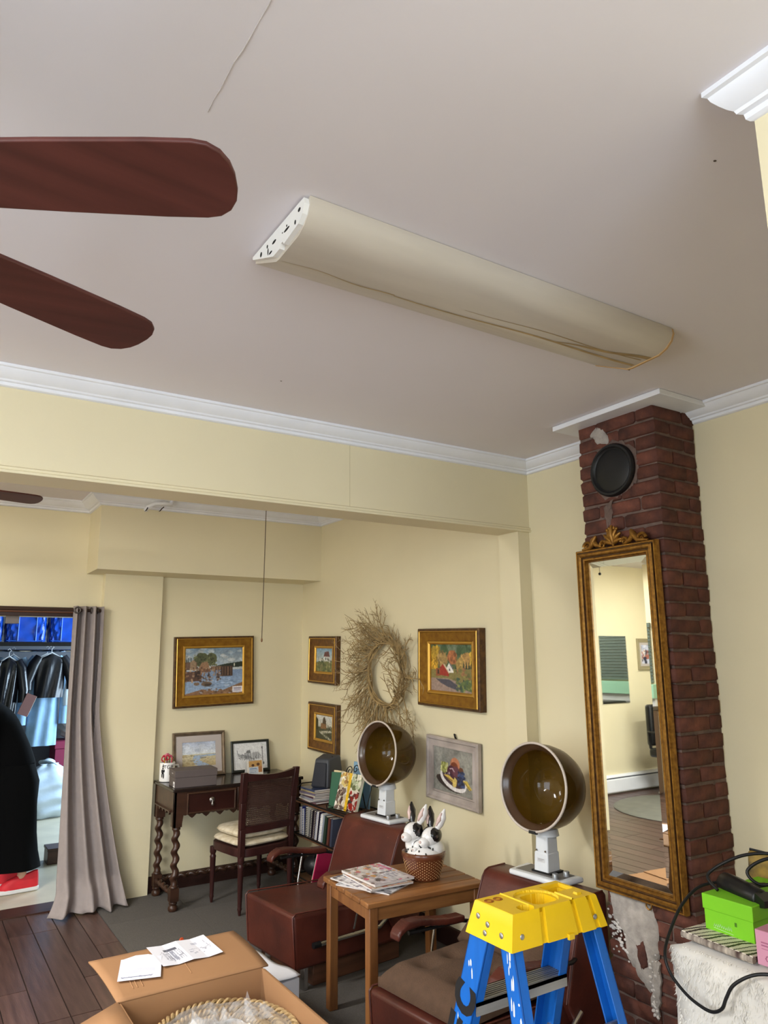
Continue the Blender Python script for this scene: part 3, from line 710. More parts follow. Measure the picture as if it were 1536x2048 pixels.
# ================================================================== TALL MIRROR
MGOLD = mat('antique_gilt', (166, 120, 50), 0.36, metal=.65, var=.3, scale=60, col2=(118, 80, 32), bump=.15, bscale=110)
GLASS = mat('mirror_silver', (236, 240, 236), 0.015, metal=1.0)
mr = thing('wall_mirror', 'tall gilt-framed mirror with a carved crest on the brick chimney', 'mirror', (XC - .012, 1.954, 1.326), (0, 0, R(-90)))
MW, MH = .400, 1.325
f0 = obj('frame', MB().frame(MW, MH, [(.015, .030), (.019, .0335), (.026, .034), (.031, .029)], None), MGOLD, mr, smooth=30)
obj('outer_moulding', MB().frame(MW, MH, [(0, 0), (0, .020), (.004, .028), (.009, .027), (.010, .022)], None), MGOLD, f0, smooth=30)
obj('groove', MB().frame(MW, MH, [(.010, .022), (.0125, .0215), (.015, .030)], None), GOLDE, f0, smooth=30)
obj('groove', MB().frame(MW, MH, [(.031, .029), (.033, .022), (.036, .0215)], None), GOLDE, f0, smooth=30)
obj('inner_lip', MB().frame(MW, MH, [(.036, .0215), (.039, .0245), (.045, .024), (.048, .017), (.050, .019), (.054, .010)], None), MGOLD, f0, smooth=30)
obj('backing', MB().box(-MW / 2 + .02, MW / 2 - .02, -.004, .008, -MH / 2 + .02, MH / 2 - .02), DARKW, mr)
gw, gh, bv = MW / 2 - .052, MH / 2 - .052, .026
obj('glass', MB().add([(-gw + bv, -.012, -gh + bv), (gw - bv, -.012, -gh + bv), (gw - bv, -.012, gh - bv), (-gw + bv, -.012, gh - bv)], [(0, 1, 2, 3)]), GLASS, mr)
o4 = [(-gw, -.0095, -gh), (gw, -.0095, -gh), (gw, -.0095, gh), (-gw, -.0095, gh)]; i4 = [(-gw + bv, -.012, -gh + bv), (gw - bv, -.012, -gh + bv), (gw - bv, -.012, gh - bv), (-gw + bv, -.012, gh - bv)]
bvm = MB()
for k in range(4):
    bvm.add([o4[k], o4[(k + 1) % 4], i4[(k + 1) % 4], i4[k]], [(0, 1, 2, 3)])
obj('bevelled_edge', bvm, GLASS, mr)
cr = MB(); zc_ = MH / 2
def scroll(cx, cz, s, flip, turns=1.4):
    pts = [];
    for i in range(22):
        f = i / 21; a = f * turns * 2 * PI; r_ = s * (1 - .85 * f)
        pts.append((cx + flip * r_ * math.cos(a), -.02, cz + r_ * math.sin(a)))
    cr.tube(pts, [.008 * (1 - .5 * i / 21) for i in range(22)], 6)
for fl_ in (-1, 1):
    scroll(fl_ * .135, zc_ + .012, .022, fl_); scroll(fl_ * .055, zc_ + .010, .018, -fl_)
    cr.tube([(fl_ * .165, -.018, zc_ + .002), (fl_ * .12, -.022, zc_ + .006), (fl_ * .10, -.022, zc_ + .034), (fl_ * .088, -.02, zc_ + .052)], [.006, .010, .014, .006], 8)
    cr.tube([(fl_ * .10, -.022, zc_ + .03), (fl_ * .085, -.024, zc_ + .012), (fl_ * .06, -.022, zc_ + .004)], [.012, .010, .006], 8)
    for a_, L_ in ((22, .062), (48, .056), (74, .046)):
        dx, dz = math.sin(R(a_)) * fl_, math.cos(R(a_))
        cr.tube([(0, -.02, zc_ + .006), (dx * L_ * .5, -.028, zc_ + .010 + dz * L_ * .6), (dx * L_, -.024, zc_ + .010 + dz * L_)], [.005, .011, .005], 8)
cr.tube([(0, -.02, zc_), (0, -.032, zc_ + .045), (0, -.026, zc_ + .082)], [.006, .013, .005], 8)
for k in range(5): cr.ell(((k - 2) * .012, -.026, zc_ + .074 - .004 * abs(k - 2)), (.007, .006, .008), 8, 6)
obj('crest', cr, MGOLD, mr, smooth=60)
obj('ring', MB().tube([(.012 * math.cos(a) + .03, -.004, -MH / 2 - .012 + .012 * math.sin(a)) for a in [2 * PI * i / 16 for i in range(17)]], .003, 6), MGOLD, mr)
# ================================================================== DESK CORNER
DESKW = mat('dark_oak_desk', (66, 42, 30), 0.35, var=.4, scale=6, stretch=(.4, 3, 3), bump=.1, bscale=50)
DESKT = mat('polished_desk_top', (40, 30, 26), 0.18, var=.25, scale=5, stretch=(.4, 3, 3))
DRAW = mat('drawer_front', (50, 24, 19), 0.3, var=.3, scale=5, stretch=(.4, 3, 3))
PEWTER = mat('pewter', (150, 144, 138), 0.3, metal=.9)
dk = thing('writing_desk', 'dark oak writing desk with barley-twist legs and scalloped apron', 'desk', (1.515, 4.885, 0))
DL, DD = .90, .435
obj('top', MB().box(-.012, DL + .012, -.012, DD + .008, .714, .735), DESKT, dk, bevel=.005)
def scal(L_, n, zt, zb, zs):
    pts = [(0, zt), (0, zs), (.055, zs)]
    pts.append((.065, zb + .035))
    s0, s1 = .075, L_ - .075; st = (s1 - s0) / n
    for i in range(n):
        a = s0 + i * st
        for (f, h_) in ((.0, .020), (.2, .024), (.35, .010), (.5, .0), (.65, .010), (.8, .024)):
            pts.append((a + f * st, zb + .012 + h_))
    pts += [(L_ - .065, zb + .035), (L_ - .055, zs), (L_, zs), (L_, zt)]
    return pts
obj('apron', MB().prism(scal(DL, 8, .714, .535, .50), 0, .018, 'y'), DESKW, dk, bevel=.002)
obj('apron', MB().prism(scal(DL, 8, .714, .535, .50), DD - .018, DD, 'y'), DESKW, dk)
for x0 in (0, DL - .018):
    obj('side_panel', MB().prism(scal(DD, 4, .714, .55, .50), x0, x0 + .018, 'x'), DESKW, dk, bevel=.002)
obj('panel_moulding', MB().run([(0, 0), (.014, .004), (.016, .012), (0, .016)], (0, .05, .585), (0, DD - .05, .585), (-1, 0, 0)), DESKW, dk)
for k, (xa, xb) in enumerate(((.085, .405), (.475, .80))):
    d_ = obj('drawer', MB().box(xa, xb, -.014, .02, .580, .700), DRAW, dk, bevel=.004)
    obj('drawer_moulding', MB().frame(xb - xa + .012, .132, [(0, .0), (0, .010), (.006, .016), (.012, .010), (.012, 0)], TR(((xa + xb) / 2, -.006, .640))), DESKW, d_)
    cx = (xa + xb) / 2
    pl = MB(); pl.lathe([(.002, .0), (.014, 0), (.017, .003), (.012, .006), (.006, .009), (.002, .010)], 18, TR((cx, -.014, .650), rx=90))
    obj('pull_rose', pl, PEWTER, d_, smooth=50)
    dr = MB(); dr.lathe([(.0015, 0), (.003, -.006), (.0035, -.012), (.008, -.024), (.009, -.030), (.006, -.036), (.001, -.038)], 14, TR((cx, -.026, .652)))
    obj('drop_pull', dr, PEWTER, d_, smooth=60)
for x in (.32, .58): pass
obj('post_moulding', MB().box(.425, .455, -.008, 0, .56, .71), DESKW, dk, bevel=.003)
def twist_leg():
    m_ = MB(); r0 = .0215; off = .0075; pitch = .078; z0, z1 = .150, .485
    def fn(u, v_):
        z = z0 + (z1 - z0) * v_; a = 2 * PI * u; ph = 2 * PI * z / pitch; e = min(1, min(v_, 1 - v_) * 9)
        return (r0 * math.cos(a) + off * e * math.cos(ph), r0 * math.sin(a) + off * e * math.sin(ph), z)
    m_.grid(fn, 14, 64, True)
    m_.lathe([(.020, .136), (.027, .140), (.027, .148), (.020, .154)], 16); m_.lathe([(.019, .478), (.027, .484), (.027, .496), (.022, .502)], 16)
    m_.box(-.027, .027, -.027, .027, .062, .138); m_.box(-.028, .028, -.028, .028, .50, .714)
    m_.lathe([(.018, .0), (.026, .004), (.031, .016), (.029, .030), (.020, .040), (.026, .046), (.026, .056), (.020, .063)], 18)
    return m_
lm = twist_leg().mesh('leg')
for (x, y) in ((.03, .03), (DL - .03, .03), (.03, DD - .03), (DL - .03, DD - .03)):
    obj('leg', lm, DESKW, dk, smooth=50, loc=(x, y, 0))
def rope(p0, p1, r_, off, pitch):
    p0, p1 = Vector(p0), Vector(p1); d = (p1 - p0); L_ = d.length; d.normalize(); u = d.orthogonal().normalized(); w_ = d.cross(u)
    n = int(L_ / pitch * 9); pts = []
    for i in range(n + 1):
        t = L_ * i / n; a = 2 * PI * t / pitch; pts.append(p0 + d * t + (u * math.cos(a) + w_ * math.sin(a)) * off)
    return pts
for x in (.03, DL - .03):
    obj('stretcher', MB().tube(rope((x, .05, .10), (x, DD - .05, .10), .014, .007, .07), .014, 10), DESKW, dk, smooth=60)
obj('stretcher', MB().tube(rope((.05, DD - .03, .10), (DL - .05, DD - .03, .10), .014, .007, .07), .014, 10), DESKW, dk, smooth=60)
# ---- things on the desk
ZT = .7352
CER = mat('white_ceramic', (232, 230, 226), 0.2, coat=.4)
mg = thing('pencil_mug', 'white mug with black lettering holding pens on the desk', 'mug', (1.565, 5.235, ZT))
obj('body', MB().lathe([(.046, 0), (.052, .004), (.052, .122), (.050, .125), (.047, .122), (.047, .012), (.002, .010)], 36, cap1=False), CER, mg, smooth=40)
obj('handle', MB().tube([(.048, .012, .10), (.078, .02, .098), (.088, .022, .07), (.078, .02, .038), (.048, .012, .032)], .008, 10), CER, mg, smooth=60)
tx = text_mesh('TGIF', .034)
for v_ in tx.vertices:
    a = R(-96) + (v_.co.x) / .0525; z = v_.co.y + .098; r_ = .0526 + v_.co.z; v_.co = (r_ * math.cos(a), r_ * math.sin(a), z)
obj('lettering', tx, mat('ink_black', (24, 22, 24), .6), mg)
fg = MB()
for (u, z, ru, rz) in ((-.040, .068, .009, .016), (-.040, .090, .006, .007), (-.038, .102, .011, .003), (-.039, .109, .004, .009), (-.046, .045, .005, .016), (-.034, .042, .005, .018), (-.049, .072, .004, .012), (-.030, .074, .004, .010)):
    a = R(-96) + u / .0525; fg.ell((.0526 * math.cos(a), .0526 * math.sin(a), z), (ru * abs(math.sin(a)) + .0006, ru * abs(math.cos(a)) + .0006, rz), 12, 8)
obj('figure', fg, MATS['ink_black'], mg)
pr_ = random.Random(3); pcol = [(190, 60, 60), (206, 150, 60), (150, 110, 60), (96, 80, 60), (200, 70, 90), (180, 140, 70)]
for i in range(6):
    a = pr_.uniform(0, 6.28); r_ = pr_.uniform(.005, .026); rr_ = .038
    p0 = Vector((r_ * math.cos(a), r_ * math.sin(a), .014)); p1 = Vector((rr_ * math.cos(a), rr_ * math.sin(a), .145 + pr_.uniform(0, .025)))
    pn = thing('pencil', ['red', 'amber yellow', 'tan', 'dark brown', 'rose red', 'mustard'][i] + ' pencil standing in the white mug', 'pencil', mg.location, group='pencils in the mug')
    obj('shaft', MB().tube([p0, p1], .0035, 7), mat('pencil_%d' % (i % 6), pcol[i % 6], .5), pn)
    obj('tip', MB().tube([p1, p1 + (p1 - p0).normalized() * .008], [.0035, .0008], 7), mat('pencil_tip', (60, 48, 40), .6), pn)
for i, (x, y, z, s, c) in enumerate(((-.034, -.018, .150, .013, (176, 36, 52)), (-.012, -.03, .158, .012, (186, 44, 60)), (-.005, .0, .172, .017, (206, 110, 130)), (.014, -.012, .163, .014, (196, 84, 108)), (-.022, .01, .165, .012, (180, 40, 60)))):
    sc_ = thing('scissors', ['dark red handled scissors at the left of the white mug', 'brighter red handled scissors near the front of the white mug', 'pale pink flower pen highest in the white mug', 'deeper pink flower pen at the right of the white mug', 'crimson flower pen at the back of the white mug'][i], 'scissors' if i < 2 else 'pen', mg.location, group='red scissors in the mug' if i < 2 else 'pink pens in the mug')
    if i < 2: obj('handle', MB().tube([(x + s * math.cos(q), y, z + s * 1.2 * math.sin(q)) for q in [2 * PI * k / 14 for k in range(15)]], .0045, 7), mat('plastic_%d' % i, c, .4), sc_, smooth=60)
    else:
        fm = MB()
        for q in range(6): fm.ell((x + s * .6 * math.cos(q * 1.05), y + s * .4 * math.sin(q * 1.05), z + s * .3 * math.sin(q * 2)), (s * .5, s * .5, s * .45), 8, 6)
        obj('petals', fm, mat('plastic_%d' % i, c, .6), sc_, smooth=60)
    obj('blade', MB().tube([(x * .3, y * .3, .02), (x * .9, y * .9, z - s)], .003, 6), PEWTER if i < 2 else mat('pen_green', (70, 110, 70), .5), sc_)
SBOX = mat('taupe_card_box', (92, 82, 80), 0.6, var=.06, scale=4)
sb = thing('shoe_box', 'taupe grey cardboard box with a white label on the desk', 'box', (1.665, 4.985, ZT), (0, 0, R(-4)))
obj('body', MB().box(-.137, .137, -.082, .082, 0, .065), SBOX, sb, bevel=.002)
obj('lid', MB().box(-.140, .140, -.085, .085, .062, .107), SBOX, sb, bevel=.003)
P = Paint(30, 24, (240, 238, 236), 9); P.rect(.1, .5, .25, .75, (60, 60, 90)); P.rect(.4, .25, .8, .75, (190, 186, 196)); P.rect(.45, .3, .62, .7, (40, 40, 60))
o = printed('label', P, .042, .034, sb, .0005); o.matrix_local = TR((-.1378, -.055, .020), rz=-90)
lt_ = MB()
for k in range(7): lt_.box(-.1407, -.1400, -.036 + .006 * k, -.0325 + .006 * k, .083, .088 + .002 * (k % 2))
obj('lettering', lt_, mat('label_grey', (168, 160, 156), .6), sb)
# leaning framed watercolour
P = Paint(110, 90, (200, 206, 214), 11); P.grad((178, 190, 214), (218, 222, 222), 0, .55); P.mottle(.18, 6); P.dabs(20, 0, 0, 1, .5, [(196, 206, 226), (222, 226, 230), (170, 186, 214)], .04, .10, .6, .4)
P.grad((206, 196, 160), (190, 168, 118), .5, 1); P.poly([(.35, .55), (1, .53), (1, .6), (.6, .62), (.5, .75), (.85, 1), (.4, 1), (.3, .72)], (160, 180, 204)); P.dabs(50, 0, .52, .45, 1, [(200, 178, 124), (180, 154, 104), (166, 150, 110)], .01, .05, .4, .7); P.dabs(40, .55, .6, 1, 1, [(196, 172, 120), (176, 150, 100)], .01, .04, .4, .7)
P.dabs(14, 0, .5, 1, .6, [(110, 110, 110), (150, 146, 130)], .006, .03, .3); P.ell(.62, .66, .1, .02, (112, 108, 96), .9, .3); P.ell(.3, .76, .08, .02, (120, 112, 96), .9, .3); P.mottle(.1, 40)
BRZ = mat('bronze_silver_frame', (132, 116, 98), 0.35, metal=.6, var=.3, scale=20)
picture('framed_watercolour', 'framed marsh watercolour with wide grey mount leaning on the desk', (1.815, 5.300, ZT), 0, .385, .306, [(0, 0), (0, .014), (.004, .018), (.012, .018), (.018, .012), (.022, .012), (.026, .006)], BRZ, P, lean=10, mat_in=.046, mat_col=mat('mount_taupe', (186, 176, 170), .8), canvas_out=.003)
P = Paint(130, 96, (226, 226, 224), 12); P.mottle(.05, 20); rr_ = random.Random(5)
P.line([(.12, .1), (.12, .9)], .005, (196, 196, 196)); P.line([(.04, .06), (.04, .94)], .004, (206, 206, 206))
P.line([(.12, .28), (.15, .50)], .010, (84, 84, 84)); P.poly([(.14, .46), (.3, .44), (.52, .52), (.48, .60), (.2, .56)], (168, 168, 168))
for i in range(30):
    x = .15 + .68 * rr_.random(); y = .38 + .2 * rr_.random() + .08 * (x > .4); c = rr_.choice((70, 100, 130)); P.line([(x, y), (x + rr_.uniform(-.02, .04), y + rr_.uniform(.02, .10))], .010, (c, c, c + 2))
for i in range(16): x = .34 + .028 * i; P.line([(x, .36 + .05 * rr_.random()), (x, .60 + .06 * rr_.random())], .012, (96, 96, 96))
P.poly([(.4, .30), (.5, .28), (.52, .40), (.38, .40)], (120, 120, 118)); P.line([(.86, .18), (.86, .86)], .013, (60, 62, 60)); P.ell(.86, .22, .02, .05, (90, 92, 90)); P.ell(.86, .80, .05, .05, (110, 110, 108)); P.line([(.45, .66), (.8, .72)], .008, (120, 120, 120)); P.line([(.88, .10), (.93, .14)], .01, (170, 200, 170))
picture('framed_drawing', 'black-framed ink drawing of a waterfront leaning on the desk', (2.208, 5.305, ZT), 0, .300, .222, [(0, 0), (0, .012), (.003, .014), (.013, .014), (.016, .010), (.018, .004)], mat('black_green_frame', (38, 42, 36), .35, var=.2, scale=12), P, lean=11, canvas_out=.002)
# small printed card standing against the drawing
P = Paint(56, 46, (232, 226, 214), 13); P.rect(.12, .0, .95, .42, (206, 160, 96)); P.ell(.38, .3, .09, .09, (90, 60, 40)); P.ell(.70, .26, .10, .1, (100, 66, 44)); P.rect(.12, .42, .70, .9, (206, 214, 222)); P.rect(.18, .5, .6, .56, (120, 150, 190)); P.rect(.18, .62, .64, .66, (140, 150, 170)); P.rect(.18, .74, .55, .78, (150, 160, 180)); P.rect(.72, .42, .95, .8, (190, 130, 80)); P.mottle(.1, 20)
cdp = thing('greeting_card', 'small printed card standing on the desk before the ink drawing', 'card', (2.162, 5.12, ZT), (0, 0, R(6)))
o = printed('front', P, .128, .100, cdp, .001); o.matrix_local = TR((0, 0, .0495), rx=-9)
obj('back', MB().box(-.064, .064, 0, .0012, 0, .098, TR((0, .036, 0), rx=10)), mat('card_white', (230, 228, 222), .7), cdp)

# ================================================================== CANE CHAIR
MAHOG = mat('dark_mahogany', (60, 30, 28), 0.35, var=.3, scale=8, stretch=(2, 2, .4))
CUSH = mat('cream_cushion', (228, 218, 196), 0.85, var=.35, scale=26, col2=(196, 180, 148), bump=.3, bscale=60)
CANE = mat('dark_cane', (70, 44, 34), 0.6)
cc = thing('cane_chair', 'dark mahogany cane-back chair with cream cushions at the desk', 'chair', (2.015, 4.790, 0), (0, 0, R(10)))
def leg_lathe(h_): return [(.006, .0), (.008, .004), (.011, .030), (.015, .040), (.012, .050), (.013, .060), (.019, h_ * .80), (.021, h_ * .82), (.015, h_ * .86), (.021, h_ * .90), (.021, h_)]
for sx in (-1, 1):
    obj('leg', MB().lathe(leg_lathe(.345), 14, TR((sx * .180, .185, 0))), MAHOG, cc, smooth=40)
    bp = MB(); bp.lathe(leg_lathe(.345), 14, TR((sx * .185, -.165, 0)))
    obj('leg', bp, MAHOG, cc, smooth=40)
    bp = MB(); w0, w1 = .019, .016
    pA = [(sx * .185, -.165, .335), (sx * .186, -.168, .50), (sx * .192, -.180, .66), (sx * .200, -.205, .845)]
    for a, b in zip(pA[:-1], pA[1:]):
        bp.hexa([(a[0] - w0, a[1] - w1, a[2]), (a[0] + w0, a[1] - w1, a[2]), (a[0] + w0, a[1] + w1, a[2]), (a[0] - w0, a[1] + w1, a[2])],
                [(b[0] - w0, b[1] - w1, b[2]), (b[0] + w0, b[1] - w1, b[2]), (b[0] + w0, b[1] + w1, b[2]), (b[0] - w0, b[1] + w1, b[2])])
    obj('back_post', bp, MAHOG, cc, bevel=.003)
    obj('foot_glide', MB().lathe([(.008, -.0005), (.009, .003), (.006, .006)], 12, TR((sx * .185, -.165, 0))), PEWTER, cc)
    obj('foot_glide', MB().lathe([(.008, -.0005), (.009, .003), (.006, .006)], 12, TR((sx * .180, .185, 0))), PEWTER, cc)
def ygap(z): # back surface
    for a, b in zip(pA[:-1], pA[1:]):
        if z <= b[2]: return a[1] + (b[1] - a[1]) * (z - a[2]) / (b[2] - a[2])
    return pA[-1][1]
def curved_rail(z0, z1, arch, bow, th=.013):
    m_ = MB(); n = 12
    for i in range(n):
        x0 = -.19 + .38 * i / n; x1 = -.19 + .38 * (i + 1) / n; q = []
        for z in (z0, z1):
            y = ygap(z); q.append([(x, y - th - bow * (1 - (x / .19) ** 2), z + arch * (1 - (x / .19) ** 2) * (1 if z == z1 else 0)) for x in (x0, x1)] + [(x, y + th - bow * (1 - (x / .19) ** 2), z + arch * (1 - (x / .19) ** 2) * (1 if z == z1 else 0)) for x in (x1, x0)])
        m_.hexa(q[0], q[1])
    return m_
obj('top_rail', curved_rail(.79, .842, -.020, .015), MAHOG, cc, smooth=40)
obj('lower_rail', curved_rail(.475, .515, 0, .012), MAHOG, cc, smooth=40)
cn = MB(); za, zb_ = .508, .80; n = 30
for i in range(n + 1):
    x = -.17 + .34 * i / n
    cn.tube([(x, ygap(z) - .012 * (1 - (x / .19) ** 2), z) for z in (za, .6, .7, zb_)], .0021, 4, False)
for j in range(25):
    z = za + (zb_ - za) * j / 24
    cn.tube([(x, ygap(z) - .012 * (1 - (x / .19) ** 2) - .002, z) for x in (-.172, -.09, 0, .09, .172)], .0021, 4, False)
for k in range(-24, 31):
    for sg in (1, -1):
        a = -.17 + .34 * k / n; pts = []
        for q in range(9):
            z = za + (zb_ - za) * q / 8; x = (a + (z - za)) * sg
            if -.172 <= x <= .172: pts.append((x, ygap(z) - .012 * (1 - (x / .19) ** 2) - .001, z))
        if len(pts) > 1: cn.tube(pts, .0018, 4, False)
obj('cane_panel', cn, CANE, cc)
rail = MB(); n = 28; out_ = []
for i in range(n):
    a = 2 * PI * i / n; c_, s_ = math.cos(a), math.sin(a); p_ = 0.42
    out_.append((.205 * math.copysign(abs(c_) ** p_, c_), .01 + .205 * math.copysign(abs(s_) ** p_, s_)))
rail.prism(out_, .335, .385, 'z'); obj('seat_frame', rail, MAHOG, cc, bevel=.004)
def cushion(z0, h_, s, sx, sy):
    m_ = MB(); N = 26
    def fn(u, v_):
        a = 2 * PI * u; c_, s_ = math.cos(a), math.sin(a); p_ = .40
        ex = sx * math.copysign(abs(c_) ** p_, c_); ey = sy * math.copysign(abs(s_) ** p_, s_)
        t = v_ * PI; k = math.sin(t) ** .35; zz = -math.cos(t)
        q = max(0.02, k)
        return (ex * q, .01 + ey * q, z0 + h_ / 2 + h_ / 2 * math.copysign(abs(zz) ** .8, zz) * (1 + .10 * (1 - q)))
    return m_.grid(fn, 36, 16, True)
cu1 = thing('seat_cushion', 'lower thin cream box cushion on the cane chair', 'cushion', cc.location, cc.rotation_euler, 'cream cushions on the cane chair')
obj('pad', cushion(.387, .045, 1, .200, .195), CUSH, cu1, smooth=60)
obj('piping', MB().tube([(.201 * math.copysign(abs(math.cos(a)) ** .4, math.cos(a)), .01 + .196 * math.copysign(abs(math.sin(a)) ** .4, math.sin(a)), .409) for a in [2 * PI * i / 40 for i in range(41)]], .003, 6), CUSH, cu1)
cu2 = thing('seat_cushion', 'upper plump cream cushion on the cane chair', 'cushion', cc.location, cc.rotation_euler, 'cream cushions on the cane chair')
obj('pad', cushion(.434, .056, 1, .185, .180), CUSH, cu2, smooth=60)
obj('piping', MB().tube([(.187 * math.copysign(abs(math.cos(a)) ** .4, math.cos(a)), .01 + .182 * math.copysign(abs(math.sin(a)) ** .4, math.sin(a)), .462) for a in [2 * PI * i / 40 for i in range(41)]], .003, 6), CUSH, cu2)

# ================================================================== WIRE SHELF WITH BOOKS
WIRE = mat('black_wire', (28, 26, 26), 0.45, metal=.4)
SHW = mat('brown_shelf_board', (104, 70, 46), 0.5, var=.3, scale=8, stretch=(3, .4, 1))
rk = thing('wire_bookcase', 'low black wire bookcase with wooden shelves in the corner', 'bookcase', (2.33, 4.09, 0))
RD, RL = .28, .73
for (x, y) in ((0, 0), (RD, 0), (0, RL), (RD, RL)):
    obj('post', MB().tube([(x, y, 0), (x, y, .66 if y else .61)], .006, 8), WIRE, rk)
for z in (.12, .385, .60):
    obj('shelf', MB().box(.004, RD - .004, .004, RL - .004, z - .014, z), SHW, rk, bevel=.002)
    m_ = MB()
    for (a, b) in (((0, 0), (RD, 0)), ((RD, 0), (RD, RL)), ((RD, RL), (0, RL)), ((0, RL), (0, 0))): m_.tube([(a[0], a[1], z + .004), (b[0], b[1], z + .004)], .0045, 6)
    obj('shelf_rail', m_, WIRE, rk)
m_ = MB()
for z in (.25, .5): m_.tube([(0, RL, z), (RD, RL, z)], .004, 6)
m_.tube([(0, RL, .66), (.06, RL, .70), (RD - .06, RL, .70), (RD, RL, .66)], .004, 6)
obj('end_rail', m_, WIRE, rk)
X0, Y0 = 2.335, 3.98
def book(label, cover, loc, size, rot=(0, 0, 0), pages=(226, 218, 198), spiral=None, name='book', group='books on the wire bookcase', print_=None):
    """size = (thickness, depth, height): spine faces -x when unrotated; thickness runs along y."""
    th, dp, hh = size; t = thing(name, label, 'book', loc, rot, group)
    cm = mat('cover_%d_%d_%d' % cover, cover, .45)
    c = .0018; cv = MB(); cv.box(0, dp, 0, c, 0, hh); cv.box(0, dp, th - c, th, 0, hh)
    if not spiral: cv.box(-c, 0.0005, 0, th, 0, hh)
    obj('cover', cv, cm, t)
    obj('pages', MB().box(.002, dp - .004, c, th - c, .003, hh - .003), mat('pages_%d' % pages[0], pages, .8), t)
    if spiral:
        sp = MB(); n = int(hh / .011)
        for i in range(n):
            z = .008 + (hh - .016) * i / (n - 1)
            sp.tube([(-.002 + .0065 * math.cos(a), th / 2 + (th / 2 + .001) * math.sin(a), z) for a in [2 * PI * k / 8 for k in range(9)]], .0022, 5)
        obj('binding_comb', sp, mat('comb_%d' % spiral[0], spiral, .4), t)
    return t
zs = .385 + .001
bk = [(.745, .030, .200, .178, (36, 52, 130), (220, 220, 230), 0, 'blue comb-bound book at the left end of the wire bookcase'),
      (.712, .022, .190, .172, (44, 60, 140), (226, 226, 232), 1, 'second blue comb-bound book on the middle shelf'),
      (.676, .024, .20, .185, (196, 190, 176), (24, 24, 26), -3, 'cream book with black comb binding on the middle shelf'),
      (.618, .022, .20, .180, (28, 26, 30), (70, 70, 76), -8, 'black book with dark binding leaning on the middle shelf'),
      (.578, .018, .20, .182, (54, 34, 48), (60, 44, 56), -10, 'plum coloured book leaning on the middle shelf'),
      (.534, .024, .20, .185, (44, 34, 58), (200, 200, 210), -11, 'dark purple comb-bound book leaning on the middle shelf'),
      (.476, .026, .20, .178, (206, 210, 220), (240, 240, 244), -12, 'white comb-bound booklet leaning on the middle shelf'),
      (.420, .030, .20, .172, (40, 56, 44), None, -12, 'dark green book leaning on the middle shelf'),
      (.372, .024, .20, .168, (96, 52, 44), None, -10, 'dull red book leaning on the middle shelf'),
      (.330, .024, .20, .170, (60, 66, 84), None, -8, 'slate blue book leaning on the middle shelf')]
for (y, th, dp, hh, cov, sp, lean, lb) in bk:
    book(lb, cov, (X0 + .012, Y0 + y, zs + .0005), (th, dp, hh), (R(-lean), 0, 0), spiral=sp)
# magazines in a flat pile at the left of the top shelf
zz = .6065; mr_ = random.Random(8)
mcol = [(120, 88, 92), (206, 200, 190), (150, 150, 160), (92, 60, 70), (190, 180, 160), (110, 100, 120), (176, 160, 120), (70, 80, 110)]
mlab = ['bottom magazine', 'second magazine from the bottom', 'third magazine from the bottom', 'fourth magazine from the bottom', 'fifth magazine from the bottom', 'sixth magazine from the bottom', 'seventh magazine from the bottom', 'top magazine']
for i in range(8):
    th = mr_.uniform(.009, .015); t = thing('magazine', mlab[i] + ' of the flat pile on the wire bookcase', 'magazine', (X0 + .13 + mr_.uniform(-.012, .006), Y0 + .665 + mr_.uniform(-.015, .01), zz), (0, 0, R(mr_.uniform(-7, 7))), 'magazine pile on the bookcase')
    obj('cover', MB().box(-.125, .125, -.095, .095, 0, .0012).box(-.125, .125, -.095, .095, th - .0012, th).box(-.1262, -.125, -.095, .095, 0, th), mat('mag_%d' % i, mcol[i], .3), t)
    obj('pages', MB().box(-.1249, .122, -.093, .093, .0012, th - .0012), mat('pages_mag', (214, 206, 196), .7), t)
    zz += th + .0006
# dark grey portable loudspeaker on the pile
SPK = mat('charcoal_plastic', (62, 64, 70), 0.5, var=.06, scale=10)
sk = thing('speaker', 'charcoal grey angular loudspeaker on the magazine pile', 'speaker', (X0 + .145, Y0 + .655, zz), (0, 0, R(28)))
obj('cabinet', MB().hexa([(-.085, -.070, 0), (.085, -.095, 0), (.085, .095, 0), (-.085, .070, 0)], [(-.055, -.055, .185), (.070, -.075, .205), (.070, .075, .205), (-.055, .055, .185)]), SPK, sk, bevel=.014, seg=3)
obj('grille', MB().hexa([(-.100, -.055, .012), (-.088, -.060, .012), (-.088, .060, .012), (-.100, .055, .012)], [(-.070, -.042, .160), (-.060, -.046, .160), (-.060, .046, .160), (-.070, .042, .160)]), mat('grille_dark', (38, 40, 48), .6, bump=.6, bscale=300), sk, bevel=.004)
obj('screw', MB().lathe([(.001, 0), (.006, .0), (.005, .003), (.001, .004)], 12, TR((.0, -.05, .197), rx=20)), BLACK, sk)
# scrolled wire cookbook stand with an open cookbook
es = thing('cookbook_stand', 'scrolled black wire cookbook stand on the wire bookcase', 'stand', (X0 + .055, Y0 + .215, .6068), (0, 0, R(6)))
T_e = Matrix.Rotation(R(17), 4, 'Y')
m_ = MB()
def sp(cx, cz, s, fl_, turns=1.3, ph=0):
    return [(.03, cx + fl_ * s * (1 - .8 * i / 20) * math.cos(ph + i / 20 * turns * 2 * PI), cz + s * (1 - .8 * i / 20) * math.sin(ph + i / 20 * turns * 2 * PI)) for i in range(21)]
for fl_ in (-1, 1):
    m_.tube(sp(fl_ * .045, .262, .030, -fl_), .003, 6, True, T_e); m_.tube(sp(fl_ * .105, .245, .034, fl_), .003, 6, True, T_e)
    m_.tube([(.03, fl_ * .15, .02), (.03, fl_ * .155, .16), (.03, fl_ * .139, .245)], .003, 6, True, T_e)
